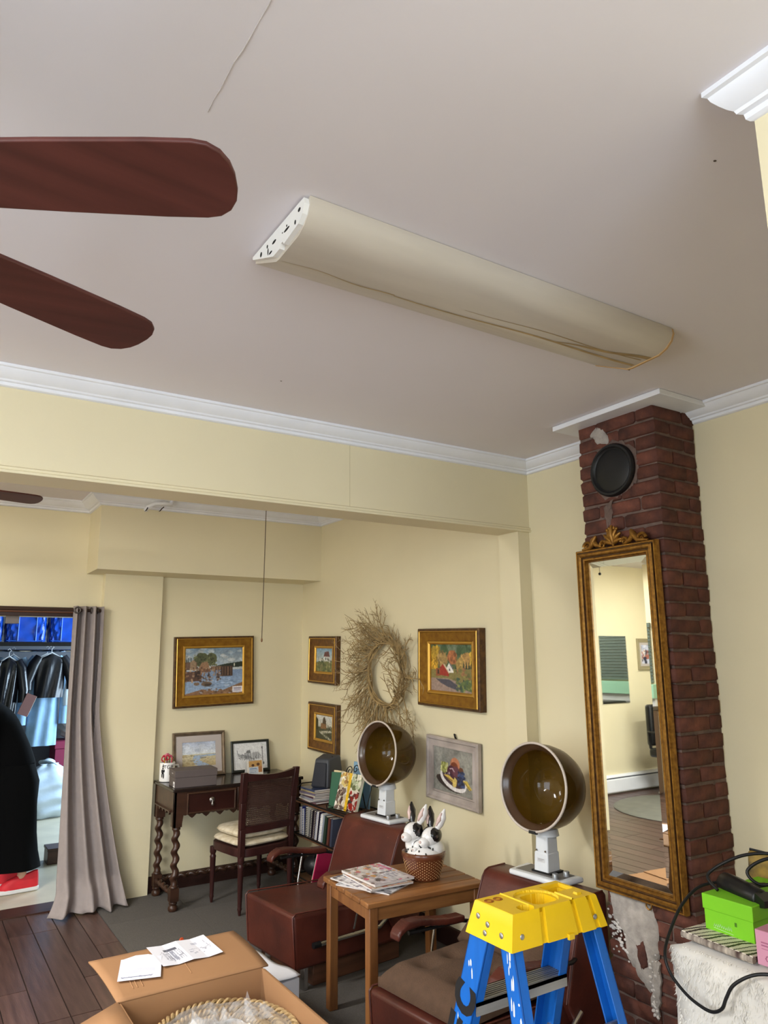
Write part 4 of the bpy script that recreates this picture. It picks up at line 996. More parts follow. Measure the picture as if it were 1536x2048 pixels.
m_.tube([(.03, -.15, .05), (.03, 0, .03), (.03, .15, .05)], .003, 6, True, T_e)
obj('back_scroll', m_, WIRE, es)
obj('ledge', MB().tube([(.03, -.15, .01), (-.045, -.15, .006), (-.05, -.15, .03), (-.05, .15, .03), (-.045, .15, .006), (.03, .15, .01)], .0035, 6).tube([(-.045, -.15, .006), (-.045, .15, .006)], .0035, 6), WIRE, es)
obj('leg', MB().tube([(.03, 0, .03), (.12, 0, .003)], .0035, 6).tube([(.10, 0, .20), (.15, 0, .003)], .0035, 6), WIRE, es)
P = Paint(72, 74, (206, 198, 180), 15); P.dabs(60, 0, 0, .45, .35, [(206, 160, 70), (226, 200, 120), (150, 110, 60), (236, 226, 206)], .03, .08); P.dabs(50, .55, 0, 1, .4, [(176, 184, 150), (90, 96, 60), (226, 222, 200)], .03, .09); P.dabs(60, .55, .5, 1, 1, [(150, 40, 34), (90, 30, 28), (206, 190, 180), (60, 56, 50)], .03, .08); P.dabs(50, 0, .4, .45, 1, [(120, 100, 90), (190, 176, 150), (86, 60, 50), (226, 220, 210)], .03, .09); P.poly([(.40, 0), (.52, 0), (.60, 1), (.48, 1)], (222, 178, 40)); P.mottle(.2, 20)
cbk = thing('cookbook', 'cookbook with colourful food cover on the wire stand', 'book', (X0 + .035, Y0 + .215, .618), (0, 0, R(6)))
T_b = Matrix.Rotation(R(17), 4, 'Y')
o = printed('cover', P, .226, .226, cbk, .001, print_mat(.25)); o.matrix_local = T_b @ TR((-.0002, 0, .114), rz=-90)
obj('pages', MB().box(.0012, .022, -.112, .112, .002, .226, T_b), MATS['pages_226'], cbk)
obj('back_cover', MB().box(.022, .025, -.114, .114, 0, .228, T_b), mat('cover_green', (36, 92, 66), .4), cbk)
obj('spine', MB().box(-.0005, .025, .1135, .116, 0, .228, T_b), MATS['cover_green'], cbk)
g2 = thing('cookbook', 'green-spined cookbook tucked left of the food cookbook', 'book', (X0 + .045, Y0 + .35, .6075), (0, R(10), R(28)))
obj('cover', MB().box(0, .004, -.05, .05, 0, .222).box(.030, .034, -.05, .05, 0, .222).box(0, .034, .046, .05, 0, .222), MATS['cover_green'], g2)
obj('pages', MB().box(.004, .030, -.048, .046, .003, .218), mat('pages_cream', (224, 212, 180), .8), g2)
P = Paint(12, 20, (236, 236, 230), 3); P.rect(.3, .1, .7, .9, (60, 110, 90)); P.rect(.4, .2, .6, .4, (230, 230, 230))
o = printed('label', P, .016, .05, g2, .0004); o.matrix_local = TR((-.0006, -.03, .05), rz=-90)
g3 = thing('cookbook', 'cream-spined cookbook at the left of the green cookbook', 'book', (X0 + .060, Y0 + .415, .6075), (R(4), R(8), R(28)))
obj('cover', MB().box(0, .002, -.055, .02, 0, .226).box(.026, .028, -.055, .02, 0, .226).box(0, .028, .018, .02, 0, .226), mat('cover_cream', (222, 204, 160), .5), g3)
obj('pages', MB().box(.002, .026, -.053, .018, .003, .222), MATS['pages_cream'], g3)
bb = thing('blue_booklet', 'pale blue booklet standing behind the cookbook stand', 'book', (X0 + .205, Y0 + .30, .6068), (0, R(4), R(8)))
obj('cover', MB().box(0, .008, -.09, .09, 0, .275), mat('cover_sky', (134, 172, 200), .5), bb, bevel=.002)
# bottom shelf
pk = thing('pink_folder', 'bright pink folder leaning at the bottom of the wire bookcase', 'folder', (X0 - .01, Y0 + .55, .1215), (R(14), R(4), R(10)))
obj('cover', MB().box(0, .24, 0, .010, 0, .20), mat('hot_pink', (206, 40, 96), .45), pk, bevel=.001)
obj('pages', MB().box(.004, .236, .010, .018, .003, .196), MATS['pages_226'], pk)
bgp = thing('handbag', 'black soft bag on the bottom shelf of the wire bookcase', 'bag', (X0 + .12, Y0 + .70, .1215))
obj('body', MB().ell((0, 0, .075), (.11, .09, .075), 20, 12), mat('black_leather', (24, 22, 24), .45, bump=.3, bscale=40), bgp, smooth=60)
obj('strap', MB().tube([(-.06, -.04, .13), (-.05, -.06, .19), (.02, -.05, .20), (.06, -.03, .13)], .006, 8), MATS['black_leather'], bgp)
for i, (y, c, lb) in enumerate(((.42, (60, 54, 56), 'grey folder lying low in the wire bookcase'), (.30, (170, 160, 140), 'beige folder lying low in the wire bookcase'))):
    t = thing('folder', lb, 'folder', (X0 + .13, Y0 + y - .08, .1215 + .03 * i), (0, 0, R(5 * i)), 'folders on the bottom shelf')
    obj('cover', MB().box(-.11, .11, -.12, .12, 0, .002).box(-.11, .11, -.12, .12, .026, .028).box(-.112, -.11, -.12, .12, 0, .028), mat('folder_%d' % i, c, .6), t)
    obj('pages', MB().box(-.109, .106, -.117, .117, .002, .026), MATS['pages_226'], t)
# ================================================================== SALON DRYER CHAIRS
LEATH = mat('oxblood_vinyl', (96, 44, 32), 0.38, var=.30, scale=5, col2=(66, 30, 24), bump=.12, bscale=90)
CHROME = mat('chrome', (205, 205, 205), 0.16, metal=1.0)
PLINTH = mat('plinth_wood', (98, 64, 46), 0.5, var=.4, scale=6, stretch=(.5, 1, 5))
WPLAST = mat('white_enamel', (222, 226, 230), 0.3, var=.05, scale=8)
SMOKE = bpy.data.materials.new('smoked_acrylic'); SMOKE.use_nodes = True
_n = SMOKE.node_tree.nodes; _l = SMOKE.node_tree.links; _b = _n['Principled BSDF']
_b.inputs['Base Color'].default_value = rgb(96, 74, 26); _b.inputs['Roughness'].default_value = .08
_t = _n.new('ShaderNodeBsdfTransparent'); _t.inputs[0].default_value = rgb(170, 140, 70)
_mx = _n.new('ShaderNodeMixShader'); _mx.inputs[0].default_value = .58
_l.new(_t.outputs[0], _mx.inputs[1]); _l.new(_b.outputs[0], _mx.inputs[2]); _l.new(_mx.outputs[0], _n['Material Output'].inputs[0])
SMOKE2 = mat('brown_dryer_liner', (74, 52, 34), 0.22, coat=.3)
def sbox(x0, x1, y0, y1, z0, z1): return MB().box(x0, x1, y0, y1, z0, z1)
def salon_chair(label, loc, rz):
    t = thing('salon_chair', label, 'chair', loc, (0, 0, R(rz)), group='oxblood dryer chairs')
    W2 = .236; WB = .264
    obj('seat_block', MB().hexa([(.020, -W2, .10), (.66, -W2, .10), (.66, W2, .10), (.020, W2, .10)], [(0, -W2, .350), (.66, -W2, .315), (.66, W2, .315), (0, W2, .350)]), LEATH, t, bevel=.018, seg=3)
    for sy in (-1, 1):
        pp = MB()
        pp.tube([(.02, sy * (W2 - .006), .115), (.001, sy * (W2 - .004), .340), (.018, sy * (W2 - .004), .354), (.60, sy * (W2 - .004), .322)], .004, 6)
        obj('piping', pp, LEATH, t, smooth=60)
    # back: wedge-shaped shell with a curved front
    prof = [(.530, .31), (.545, .36), (.575, .45), (.612, .55), (.642, .615), (.660, .637), (.682, .645), (.785, .644), (.800, .634), (.802, .30), (.76, .14), (.62, .14)]
    obj('back_shell', MB().prism(prof, -WB, WB, 'y'), LEATH, t, bevel=.010, seg=3)
    for sy in (-1, 1): obj('back_piping', MB().tube([(x - .001, sy * (WB - .008), z) for x, z in prof[:8]], .0045, 6), LEATH, t, smooth=60)
    for sy in (-1, 1):
        y = sy * (W2 + .048); ax = sy * .022
        ar = MB(); n = 9
        pts = [(x + ax - .012, z + .012) for x, z in ((.155, .470), (.175, .492), (.21, .508), (.27, .507), (.35, .492), (.43, .478), (.52, .472))]
        for (xa, za), (xb, zb2) in zip(pts[:-1], pts[1:]):
            w_ = .030
            ar.hexa([(xa, y - w_, za - .026), (xb, y - w_, zb2 - .026), (xb, y + w_, zb2 - .026), (xa, y + w_, za - .026)], [(xa, y - w_, za), (xb, y - w_, zb2), (xb, y + w_, zb2), (xa, y + w_, za)])
        bmp = obj('arm_pad', ar, LEATH, t, smooth=60)
        a = bmp.modifiers.new('r', 'REMESH'); a.mode = 'SMOOTH'; a.octree_depth = 6; a.use_smooth_shade = True
        obj('arm_support', MB().tube([(.24, y, .470), (.54, y, .455), (.60, y - sy * .03, .445)], .008, 8), BLACK, t, smooth=60)
        obj('chrome_rod', MB().tube([(.38, y, .470), (.355, y, .34), (.34, y - sy * .02, .23)], .006, 8), CHROME, t, smooth=60)
        obj('side_rail', MB().tube([(.11, y - sy * .02, .205), (.50, y - sy * .02, .205), (.60, y - sy * .02, .27)], .012, 10), CHROME, t, smooth=60)
        obj('rail_cap', MB().tube([(.10, y - sy * .02, .205), (.14, y - sy * .02, .205)], .014, 10), BLACK, t, smooth=60)
        obj('leg', MB().box(.075, .100, sy * (W2 - .03) - .018, sy * (W2 - .03) + .018, 0.004, .105), CHROME, t, bevel=.003)
    obj('plinth', MB().box(.14, .68, -W2 + .03, W2 - .03, 0.004, .102), PLINTH, t, bevel=.004)
    DO = (.115, 0, -.057)
    # hood dryer that belongs to the chair: base plate, neck, domed hood
    pl = obj('dryer_base', MB().prism([(.560, -.135), (.700, -.15), (.700, .15), (.560, .135)], .702, .724, 'z'), WPLAST, t, bevel=.009, seg=3, loc=DO)
    obj('dryer_inset', MB().box(.585, .685, -.115, .115, .7235, .7255), mat('grey_inset', (120, 116, 112), .5), pl)
    obj('black_gasket', MB().box(.605, .690, -.055, .045, .7235, .733), BLACK, pl)
    for (x, y) in ((.590, -.092), (.650, -.100)):
        obj('dial', MB().lathe([(.013, 0), (.013, .018), (.011, .021), (.002, .021)], 18, TR((x, y, .724))), mat('dial_grey', (150, 152, 154), .3, metal=.5), pl, smooth=40)
    nk = obj('dryer_neck', MB().hexa([(.608, -.040, .726), (.682, -.040, .726), (.682, .030, .726), (.608, .030, .726)], [(.620, -.034, .90), (.684, -.034, .90), (.684, .026, .90), (.620, .026, .90)]), WPLAST, t, bevel=.006, loc=DO)
    obj('neck_sleeve', MB().hexa([(.6055, -.0425, .726), (.6845, -.0425, .726), (.6845, .0325, .726), (.6055, .0325, .726)], [(.6115, -.0395, .805), (.6865, -.0395, .805), (.6865, .0315, .805), (.6115, .0315, .805)]), WPLAST, nk, bevel=.005)
    for y in (-.028, .018): obj('screw', MB().lathe([(.001, 0), (.0045, 0), (.003, .003), (.001, .003)], 10, TR((.6105, y, .812), ry=-85)), PEWTER, nk)
    P_ = Paint(16, 10, (205, 206, 208), 2); P_.rect(.1, .2, .9, .3, (120, 120, 124)); P_.rect(.1, .5, .7, .58, (140, 140, 144))
    o_ = printed('maker_plate', P_, .04, .016, nk, .0005); o_.matrix_local = TR((.6085, -.005, .775), rz=-90)
    Th = TR((.578, -.005, 1.070), ry=-83)          # hood axis: local +z points out of the opening (towards -x)
    HR = .176
    shell = [(HR, 0), (HR * 1.0, -.03), (HR * .985, -.075), (HR * .93, -.125), (HR * .82, -.170), (HR * .62, -.208), (HR * .36, -.228), (HR * .12, -.234), (.001, -.235)]
    h_ = obj('hood_shell', MB().lathe(shell, 48, Th, cap0=False, cap1=False), SMOKE, t, smooth=60, loc=DO)
    inner = [(HR * .985, .0), (HR * .93, -.012), (HR * .86, -.020), (HR * .835, -.03)]
    obj('hood_lip', MB().lathe(inner, 48, Th, cap0=False, cap1=False), SMOKE2, h_, smooth=60)
    bowl = [(HR * .835, -.03), (HR * .83, -.06), (HR * .78, -.11), (HR * .66, -.15), (HR * .48, -.178), (HR * .25, -.192), (.002, -.196)]
    obj('hood_bowl', MB().lathe(bowl, 48, Th, cap0=False, cap1=False), SMOKE, h_, smooth=60)
    obj('hood_rim', MB().tube([Th @ Vector((HR * math.cos(a), HR * math.sin(a), .002)) for a in [2 * PI * i / 56 for i in range(57)]], .0055, 8), mat('rim_offwhite', (196, 184, 172), .35), h_, smooth=60)
    obj('rim_clip', MB().box(-.018, .018, -.006, .006, -.01, .006, Th @ TR((-HR - .002, -.01, .002), rz=90)), BLACK, h_)
    obj('hood_collar', MB().lathe([(.052, 0), (.046, .03), (.040, .05)], 24, TR((.655, -.004, .868))), WPLAST, t, smooth=50, loc=DO)
    return t
salon_chair('oxblood vinyl dryer chair behind the slatted side table', (1.630, 3.655, 0), 6)
salon_chair('oxblood vinyl dryer chair behind the blue stepladder, under a brown cushion', (1.580, 2.330, 0), 6)
BRF = mat('brown_upholstery', (88, 66, 50), 0.9, var=.12, scale=40, bump=.5, bscale=180)
sc = thing('brown_cushion', 'brown buttoned fabric cushion on the dryer chair by the stepladder', 'cushion', (1.580, 2.330, .350), (0, 0, R(6)))
def pad(x0, x1, hy, z0, h_, tuft=()):
    m_ = MB()
    def top(u, v_):
        x = x0 + (x1 - x0) * u; y = -hy + 2 * hy * v_
        e = min(1, min(u, 1 - u) * 7) ** .5 * min(1, min(v_, 1 - v_) * 7) ** .5
        z = z0 + h_ * (.35 + .65 * e)
        for (tx_, ty_) in tuft: z -= .028 * math.exp(-((x - tx_) ** 2 + (y - ty_) ** 2) / .0016)
        return (x, y, z)
    m_.grid(top, 30, 30)
    n = 30; b = [(x0 + (x1 - x0) * i / (n - 1), -hy + 2 * hy * j / (n - 1), z0) for j in range(n) for i in range(n)]
    k0 = len(m_.v); m_.v += b
    m_.f += [(k0 + j * n + i, k0 + (j + 1) * n + i, k0 + (j + 1) * n + i + 1, k0 + j * n + i + 1) for j in range(n - 1) for i in range(n - 1)]
    for i in range(n - 1):
        for (a, b2) in ((i, i + 1), ((n - 1) * n + i + 1, (n - 1) * n + i), ((i + 1) * n, i * n), (i * n + n - 1, (i + 1) * n + n - 1)):
            m_.f.append((a, k0 + a, k0 + b2, b2))
    return m_
tf = ((.17, .10), (.17, -.10), (.31, .10), (.31, -.10))
obj('pad', pad(.035, .500, .222, .002, .085, tf), BRF, sc, smooth=60)
for (x, y) in tf: obj('button', MB().ell((x, y, .055), (.010, .010, .005), 12, 6), BRF, sc, smooth=60)
sc2 = thing('brown_cushion', 'brown fabric back cushion leaning in the dryer chair by the stepladder', 'cushion', (1.580, 2.330, .350), (0, 0, R(6)))
obj('pad', pad(0, .17, .22, 0, .05).mesh('pad'), BRF, sc2, smooth=60).matrix_local = TR((.455, 0, .060), ry=-38)

# ================================================================== SIDE TABLE
TEAK = mat('oiled_acacia', (156, 106, 60), 0.4, var=.35, scale=5, stretch=(.5, 5, 5), col2=(112, 70, 38), objrand=.10)
TEAKL = mat('oiled_acacia_leg', (150, 100, 56), 0.42, var=.35, scale=5, stretch=(5, 5, .5), col2=(112, 70, 38), objrand=.08)
tb = thing('side_table', 'slatted acacia wood side table between the dryer chairs', 'table', (1.690, 2.788, 0), (0, 0, R(-4)))
TL, TW = .60, .46
ns = 6; sw = TW / ns
for i in range(ns):
    obj('slat', MB().box(0, TL, i * sw + .003, (i + 1) * sw - .003, .533, .556), TEAK, tb, bevel=.005)
for (x, y) in ((.035, .035), (TL - .035, .035), (.035, TW - .035), (TL - .035, TW - .035)):
    obj('leg', MB().box(x - .021, x + .021, y - .021, y + .021, 0.004, .533), TEAKL, tb, bevel=.004)
for y in (.030, TW - .030): obj('apron', MB().box(.055, TL - .055, y - .009, y + .009, .478, .532), TEAK, tb, bevel=.002)
for x in (.030, TL - .030): obj('apron', MB().box(x - .009, x + .009, .055, TW - .055, .478, .532), TEAKL, tb, bevel=.002)
# magazines on the table
zt = .5562; rnm = random.Random(12)
def glossy(seed, base, cols):
    P = Paint(74, 58, base, seed); P.dabs(110, 0, 0, 1, 1, cols, .015, .06, .9); P.rect(.05, .05, .45, .16, cols[0]); P.rect(.55, .1, .95, .5, (222, 218, 222)); P.mottle(.25, 24)
    for i in range(6): P.rect(.6, .15 + .055 * i, .6 + .3 * P.r.random(), .165 + .055 * i, (120, 100, 130))
    return P
mags = [('bottom magazine of the fanned pile on the side table', (.17, .225, 26), (214, 214, 220), [(60, 60, 70), (150, 150, 160), (220, 220, 224)], .006),
        ('second magazine of the fanned pile on the side table', (.155, .26, 10), (226, 224, 226), [(90, 90, 110), (200, 196, 200), (140, 130, 140)], .006),
        ('thick magazine under the topmost one on the side table', (.19, .235, -3), (180, 150, 120), [(170, 90, 60), (90, 60, 50), (210, 190, 170)], .008),
        ('topmost glossy magazine on the side table with pink and white cover', (.20, .250, 2), (206, 196, 200), [(196, 70, 110), (130, 104, 100), (226, 220, 222), (90, 76, 80), (226, 160, 90), (236, 232, 236)], .010)]
for i, (lb, (x, y, a), base, cols, th) in enumerate(mags):
    t = thing('magazine', lb, 'magazine', (1.700 + x - .012, 2.800 + y - .02, zt), (0, 0, R(a - 90)), 'magazines on the side table')
    obj('pages', MB().box(-.139, .139, -.105, .105, 0, th - .0012), mat('gloss_pages', (212, 206, 202), .5), t)
    o = printed('cover', glossy(30 + i, base, cols), .282, .212, t, .0008, print_mat(.2, .3)); o.matrix_local = TR((0, 0, th - .0002), rx=-90)
    zt += th + .0014
# ceramic rabbits in a basket
bz = thing('rabbit_cookie_jar', 'ceramic jar of black and white rabbits in a woven basket', 'cookie jar', (2.095, 2.955, .5562))
BASK = bpy.data.materials.new('glazed_basket'); BASK.use_nodes = True
_n = BASK.node_tree.nodes; _l = BASK.node_tree.links; _b = _n['Principled BSDF']; _b.inputs['Roughness'].default_value = .25; _b.inputs['Coat Weight'].default_value = .4
_b.inputs['Base Color'].default_value = rgb(100, 54, 32)
BASKL = mat('basket_weave_tan', (206, 168, 116), 0.3, coat=.4)
bh = .120
obj('basket', MB().lathe([(.068, 0), (.074, .004), (.078, .02), (.096, .088), (.101, .098), (.103, .106), (.101, .116), (.094, .120), (.086, .114), (.080, .100), (.002, .095)], 48), BASK, bz, smooth=45)
wv = MB(); rows = 14; nn = 54
for j in range(rows):
    z = .012 + .080 * j / (rows - 1); r_ = .0765 + (z - .02) * .265
    for i in range(nn):
        if (i + j) % 2: continue
        a = 2 * PI * (i + .5) / nn
        if .40 < ((a - 5.3) % (2 * PI)) < .62: continue
        wv.ell((r_ * math.cos(a), r_ * math.sin(a), z), (.0030, .0030, .0030), 6, 4)
w_ = obj('weave', wv, BASKL, bz); w_['kind'] = 'stuff'
RABW = mat('rabbit_white_glaze', (232, 230, 228), 0.18, coat=.5); RABB = mat('rabbit_black_glaze', (24, 22, 24), 0.15, coat=.5); RABP = mat('rabbit_pink_glaze', (206, 178, 170), .25)
obj('fur_mound', MB().ell((0, 0, .105), (.088, .088, .045), 24, 12), RABW, bz, smooth=60)
sp_ = MB(); rs = random.Random(2)
for i in range(26):
    a = rs.uniform(0, 2 * PI); e = rs.uniform(.1, .9); ce = math.cos(e)
    sp_.ell((.0885 * ce * math.cos(a), .0885 * ce * math.sin(a), .105 + .0455 * math.sin(e)), (.004, .004, .006), 7, 5)
obj('spots', sp_, RABB, bz)
def rabbit(px, py, pz, s, yaw, ears=True):
    T_ = TR((px, py, pz), rz=yaw) @ Matrix.Scale(s, 4)
    h_ = MB(); h_.ell((0, 0, 0), (.040, .031, .034), 18, 12, T_); h_.ell((.034, 0, -.013), (.024, .020, .018), 14, 10, T_); h_.ell((-.012, 0, -.045), (.040, .038, .040), 16, 10, T_)
    r = obj('rabbit', h_, RABW, bz, smooth=60)
    pt = MB()
    for sy in (-1, 1): pt.ell((-.004, sy * .0150, .006), (.031, .0200, .0270), 14, 10, T_)
    obj('eye_patch', pt, RABB, r, smooth=60)
    ey = MB(); nz = MB()
    for sy in (-1, 1): ey.ell((.004, sy * .033, .006), (.006, .0025, .006), 8, 6, T_)
    obj('eye', ey, mat('eye_brown', (60, 44, 40), .1, coat=1), r, smooth=60)
    nz.ell((.055, 0, -.010), (.005, .007, .005), 8, 6, T_); obj('nose', nz, RABP, r, smooth=60)
    if ears:
        for sy in (-1, 1):
            m_ = MB(); m_.tube([(-.012, sy * .016, .024), (-.020, sy * .024, .046), (-.028, sy * .032, .070), (-.034, sy * .038, .096)], [.008, .0155, .015, .003], 10, True, T_)
            obj('ear', m_, RABB if sy == -1 else RABW, r, smooth=60)
            m_ = MB(); m_.tube([(-.003, sy * .022, .040), (-.013, sy * .030, .062), (-.020, sy * .036, .084)], [.003, .0095, .002], 8, True, T_)
            obj('inner_ear', m_, RABP, r, smooth=60)
rabbit(-.030, .040, .196, 1.26, 192); rabbit(.022, -.032, .180, 1.28, 188); rabbit(-.036, -.012, .142, .74, 194, False)

# ================================================================== STEPLADDER
LBLUE = mat('blue_fibreglass', (18, 100, 190), 0.4, var=.10, scale=20, stretch=(3, 3, .3))
LYEL = mat('yellow_ladder_cap', (238, 196, 22), 0.42, var=.06, scale=10)
ALU = mat('ladder_aluminium', (176, 176, 174), 0.4, metal=.85, var=.2, scale=10, stretch=(.3, 5, 5))
INKB = mat('stencil_black', (20, 18, 20), .7)
# local frame: x along the cap (0..), y across; front (climbing) rails towards +x? built from the calibrated cap corners
ld = thing('stepladder', 'blue fibreglass stepladder with a yellow plastic top', 'stepladder', (1.465, 1.555, 0), (0, 0, R(0)))
ZC = .925; LX, LY = .148, .073
def cap_height(x, y):
    z = ZC
    d = math.hypot(x + .002, (y + .002) * 1.05)
    if d < .060: z = ZC - .005                                          # round tray
    q = max(abs(x - .004) / .038, abs(y + .004) / .036)
    if (abs(x - .004) / .040) ** 4 + (abs(y + .004) / .038) ** 4 < 1: z = ZC - .040     # square tool well
    if math.hypot(x + .085, y + .050) < .021: z = ZC - .036              # round tool hole
    if .062 < x < .136 and -.002 < y < .052: z = ZC - .009               # hinge tray
    if .084 < x < .124 and .016 < y < .044: z = ZC - .028
    if .060 < x < .066 and -.072 < y < -.006: z = ZC + .004
    if -.066 < x < -.062 and -.060 < y < .070: z = ZC + .003
    if .100 < x < .118 and -.052 < y < -.038: z = ZC + .005
    return z
capo = MB(); nx_, ny_ = 140, 70
def notch(x, y, side):
    if side in (0, 2):
        for c in (-.050, .060, .118):
            if abs(x - c) < .007: return .016
    return 0
capo.grid(lambda u, v_: (lambda x, y: (x, y, cap_height(x, y)))((-LX + .002) + (2 * LX - .004) * u, (-LY + .002) + (2 * LY - .004) * v_), nx_, ny_)
per_ = []
for side, (a, b) in enumerate((((-1, -1), (1, -1)), ((1, -1), (1, 1)), ((1, 1), (-1, 1)), ((-1, 1), (-1, -1)))):
    n_ = 110 if side in (0, 2) else 50
    for k in range(n_):
        f = k / n_; per_.append((a[0] + (b[0] - a[0]) * f, a[1] + (b[1] - a[1]) * f, side))
vv = []; ff = []; npn = len(per_)
for (lev, zz, inset) in ((0, 0, .002), (1, -.003, 0), (2, -.030, 0), (3, -.060, 0), (4, -.078, 0), (5, -.078, .005), (6, -.012, .010)):
    for (sx, sy, side) in per_:
        f = -zz / .078 if lev < 5 else (1 if lev == 5 else .15); x = sx * (LX + .022 * f); y = sy * (LY + .016 * f)
        nn = notch(sx * LX, sy * LY, side) if lev in (1, 2, 3, 4) else 0
        x -= sx * inset if abs(sx) > .999 else 0; y -= sy * inset if abs(sy) > .999 else 0
        if side in (0, 2): y -= sy * nn
        vv.append((x, y, ZC + zz))
for a in range(6):
    for k in range(npn): ff.append((a * npn + k, a * npn + (k + 1) % npn, (a + 1) * npn + (k + 1) % npn, (a + 1) * npn + k))
capo.add(vv, ff)
cap = obj('cap', capo, LYEL, ld, smooth=40)
obj('hook_tab', MB().box(.020, .040, -LY - .022, -LY - .014, ZC - .084, ZC - .070), LYEL, cap, bevel=.001)
stc = MB()
for cx in (-.128, -.098):
    for r_ in (.012, .008): stc.tube([(cx + r_ * math.cos(a), .040 + r_ * math.sin(a), ZC + .0004) for a in [2 * PI * i / 16 for i in range(17)]], .0012, 4)
obj('warning_stamp', stc, mat('brown_stamp', (150, 80, 20), .6), cap)
for (y, z) in ((.050, -.032), (.010, -.042), (.015, -.062), (-.045, -.052)):
    f = -z / .078; obj('rivet', MB().ell((-LX - .022 * f - .001, y, ZC + z), (.003, .0075, .0075), 10, 8), ALU, cap, smooth=60)
for (x, z) in ((-.13, -.05), (.13, -.05)): obj('rivet', MB().ell((x, -LY - .011, ZC + z), (.007, .002, .007), 10, 8), ALU, cap, smooth=60)
# rails: U-channel; the -x pair and the +x pair, each with a front (+y) and a rear (-y) rail
def channel(p_top, p_bot, wd, dp, face):
    """U-channel between two points; web faces 'face' (+-1 in x), width along y, flanges run inwards."""
    m_ = MB(); th = .005
    def q(p, a0, a1, b0, b1): return [(p[0] + a0, p[1] + b0, p[2]), (p[0] + a1, p[1] + b0, p[2]), (p[0] + a1, p[1] + b1, p[2]), (p[0] + a0, p[1] + b1, p[2])]
    s = -face
    def seg(a0, a1, b0, b1):
        a0, a1 = sorted((a0, a1)); m_.hexa(q(p_bot, a0, a1, b0, b1), q(p_top, a0, a1, b0, b1))
    seg(0, s * th, -wd / 2, wd / 2); seg(0, s * dp, -wd / 2, -wd / 2 + th); seg(0, s * dp, wd / 2 - th, wd / 2)
    return m_
zt_ = ZC - .048
rails = []
for (sx, x_) in ((-1, -LX - .006), (1, LX + .006)):
    for (sy, yt, yb, wd) in ((1, .042, .30, .072), (-1, -.046, -.27, .050)):
        r = obj('rail', channel((x_, yt, zt_), (x_ + sx * .050, yb, .03), wd, .030, sx), LBLUE, ld, bevel=.0015)
        rails.append((sx, sy, r))
        obj('foot', MB().box(x_ + sx * .050 - .022, x_ + sx * .050 + .022, yb - wd / 2 - .004, yb + wd / 2 + .004, 0.004, .04), BLACK, r)
def rail_at(sx, sy, z):
    x_ = sx * (LX + .006); yt, yb = ((.042, .30) if sy == 1 else (-.046, -.27)); f = (zt_ - z) / (zt_ - .03)
    return (x_ + sx * .050 * f, yt + (yb - yt) * f)
for z in (.68, .38):
    a = rail_at(-1, 1, z); b = rail_at(1, 1, z)
    st = MB(); st.box(a[0] + .004, b[0] - .004, a[1] - .040, a[1] + .034, z - .004, z + .004); st.box(a[0] + .004, b[0] - .004, a[1] - .040, a[1] - .036, z - .026, z + .004); st.box(a[0] + .004, b[0] - .004, a[1] + .03, a[1] + .034, z - .022, z + .004)
    for k in range(7): st.box(a[0] + .006, b[0] - .006, a[1] - .032 + k * .009, a[1] - .029 + k * .009, z + .004, z + .006)
    obj('step', st, ALU, ld)
for z in (.62, .30):
    a = rail_at(-1, -1, z); b = rail_at(1, -1, z)
    obj('rear_brace', MB().box(a[0] + .004, b[0] - .004, a[1] - .003, a[1] + .003, z - .016, z + .016), ALU, ld)
for sx in (-1, 1):
    a = rail_at(sx, 1, .52); b = rail_at(sx, -1, .52)
    obj('spreader', MB().box(min(a[0], a[0] + sx * -.012), max(a[0], a[0] + sx * -.012), b[1], a[1], .515, .530), ALU, ld)
# stencil lettering and paint splashes on the near front rail
lr = [r for r in rails if r[0] == -1 and r[1] == 1][0][2]
pt_, pb_ = Vector((-LX - .006, .042, zt_)), Vector((-LX - .056, .30, .03))
ru = (pt_ - pb_).normalized(); rn = ru.cross(Vector((0, 1, 0))).normalized()
if rn.x > 0: rn = -rn
rl = rn.cross(ru) * -1                                    # across the rail, towards the viewer's left
Rm = Matrix((ru, rn.cross(ru), rn)).transposed().to_4x4()   # text x runs up the rail, text z leaves the web
for (ch_, f, sz) in (('C', .232, .104), ('E', .322, .104), ('L', .41, .104), ('E', .495, .104)):
    o = obj('lettering', text_mesh(ch_, sz, .0003, bold=.006), INKB, lr)
    o.matrix_local = Matrix.Translation(pt_.lerp(pb_, f) + rn * .0006) @ Rm
spm = MB(); rsp = random.Random(6)
for (sx, sy, n_) in ((-1, 1, 8), (-1, -1, 26)):
    for i in range(n_):
        z = rsp.uniform(.50, .84); x, y = rail_at(sx, sy, z); wd = .06 if sy == 1 else .04
        spm.ell((x - .0004, y + rsp.uniform(-.4, .4) * wd, z), (.0006, rsp.uniform(.001, .004), rsp.uniform(.003, .022)), 6, 4)
obj('paint_splash', spm, mat('white_paint_splash', (232, 234, 236), .6), ld)
# ================================================================== FUR-COVERED TABLE, BOXES, HAIR TOOLS
FUR = mat('white_faux_fur', (232, 228, 220), 0.9, var=.10, scale=7, sheen=.4)
ft = thing('small_table', 'small table hidden under the white fur throw', 'table', (1.86, .72, 0))
obj('top', MB().box(0, .72, 0, .66, .74, .765), TEAK, ft)
for (x, y) in ((.03, .03), (.69, .03), (.03, .63), (.69, .63)): obj('leg', MB().box(x - .02, x + .02, y - .02, y + .02, 0.004, .74), TEAK, ft)
fr = thing('fur_throw', 'white faux fur throw draped over the table by the chimney', 'throw', (1.86, .72, 0))
rf = random.Random(31)
def wob(a, b): return .012 * math.sin(a * 9 + b * 4) + .010 * math.sin(a * 17 - b * 7 + 1) + .008 * math.sin(b * 23 + a * 3)
ZF = .782
loop = []
per = [(-.028, -.02), (-.028, .685), (.70, .685), (.70, -.02)]
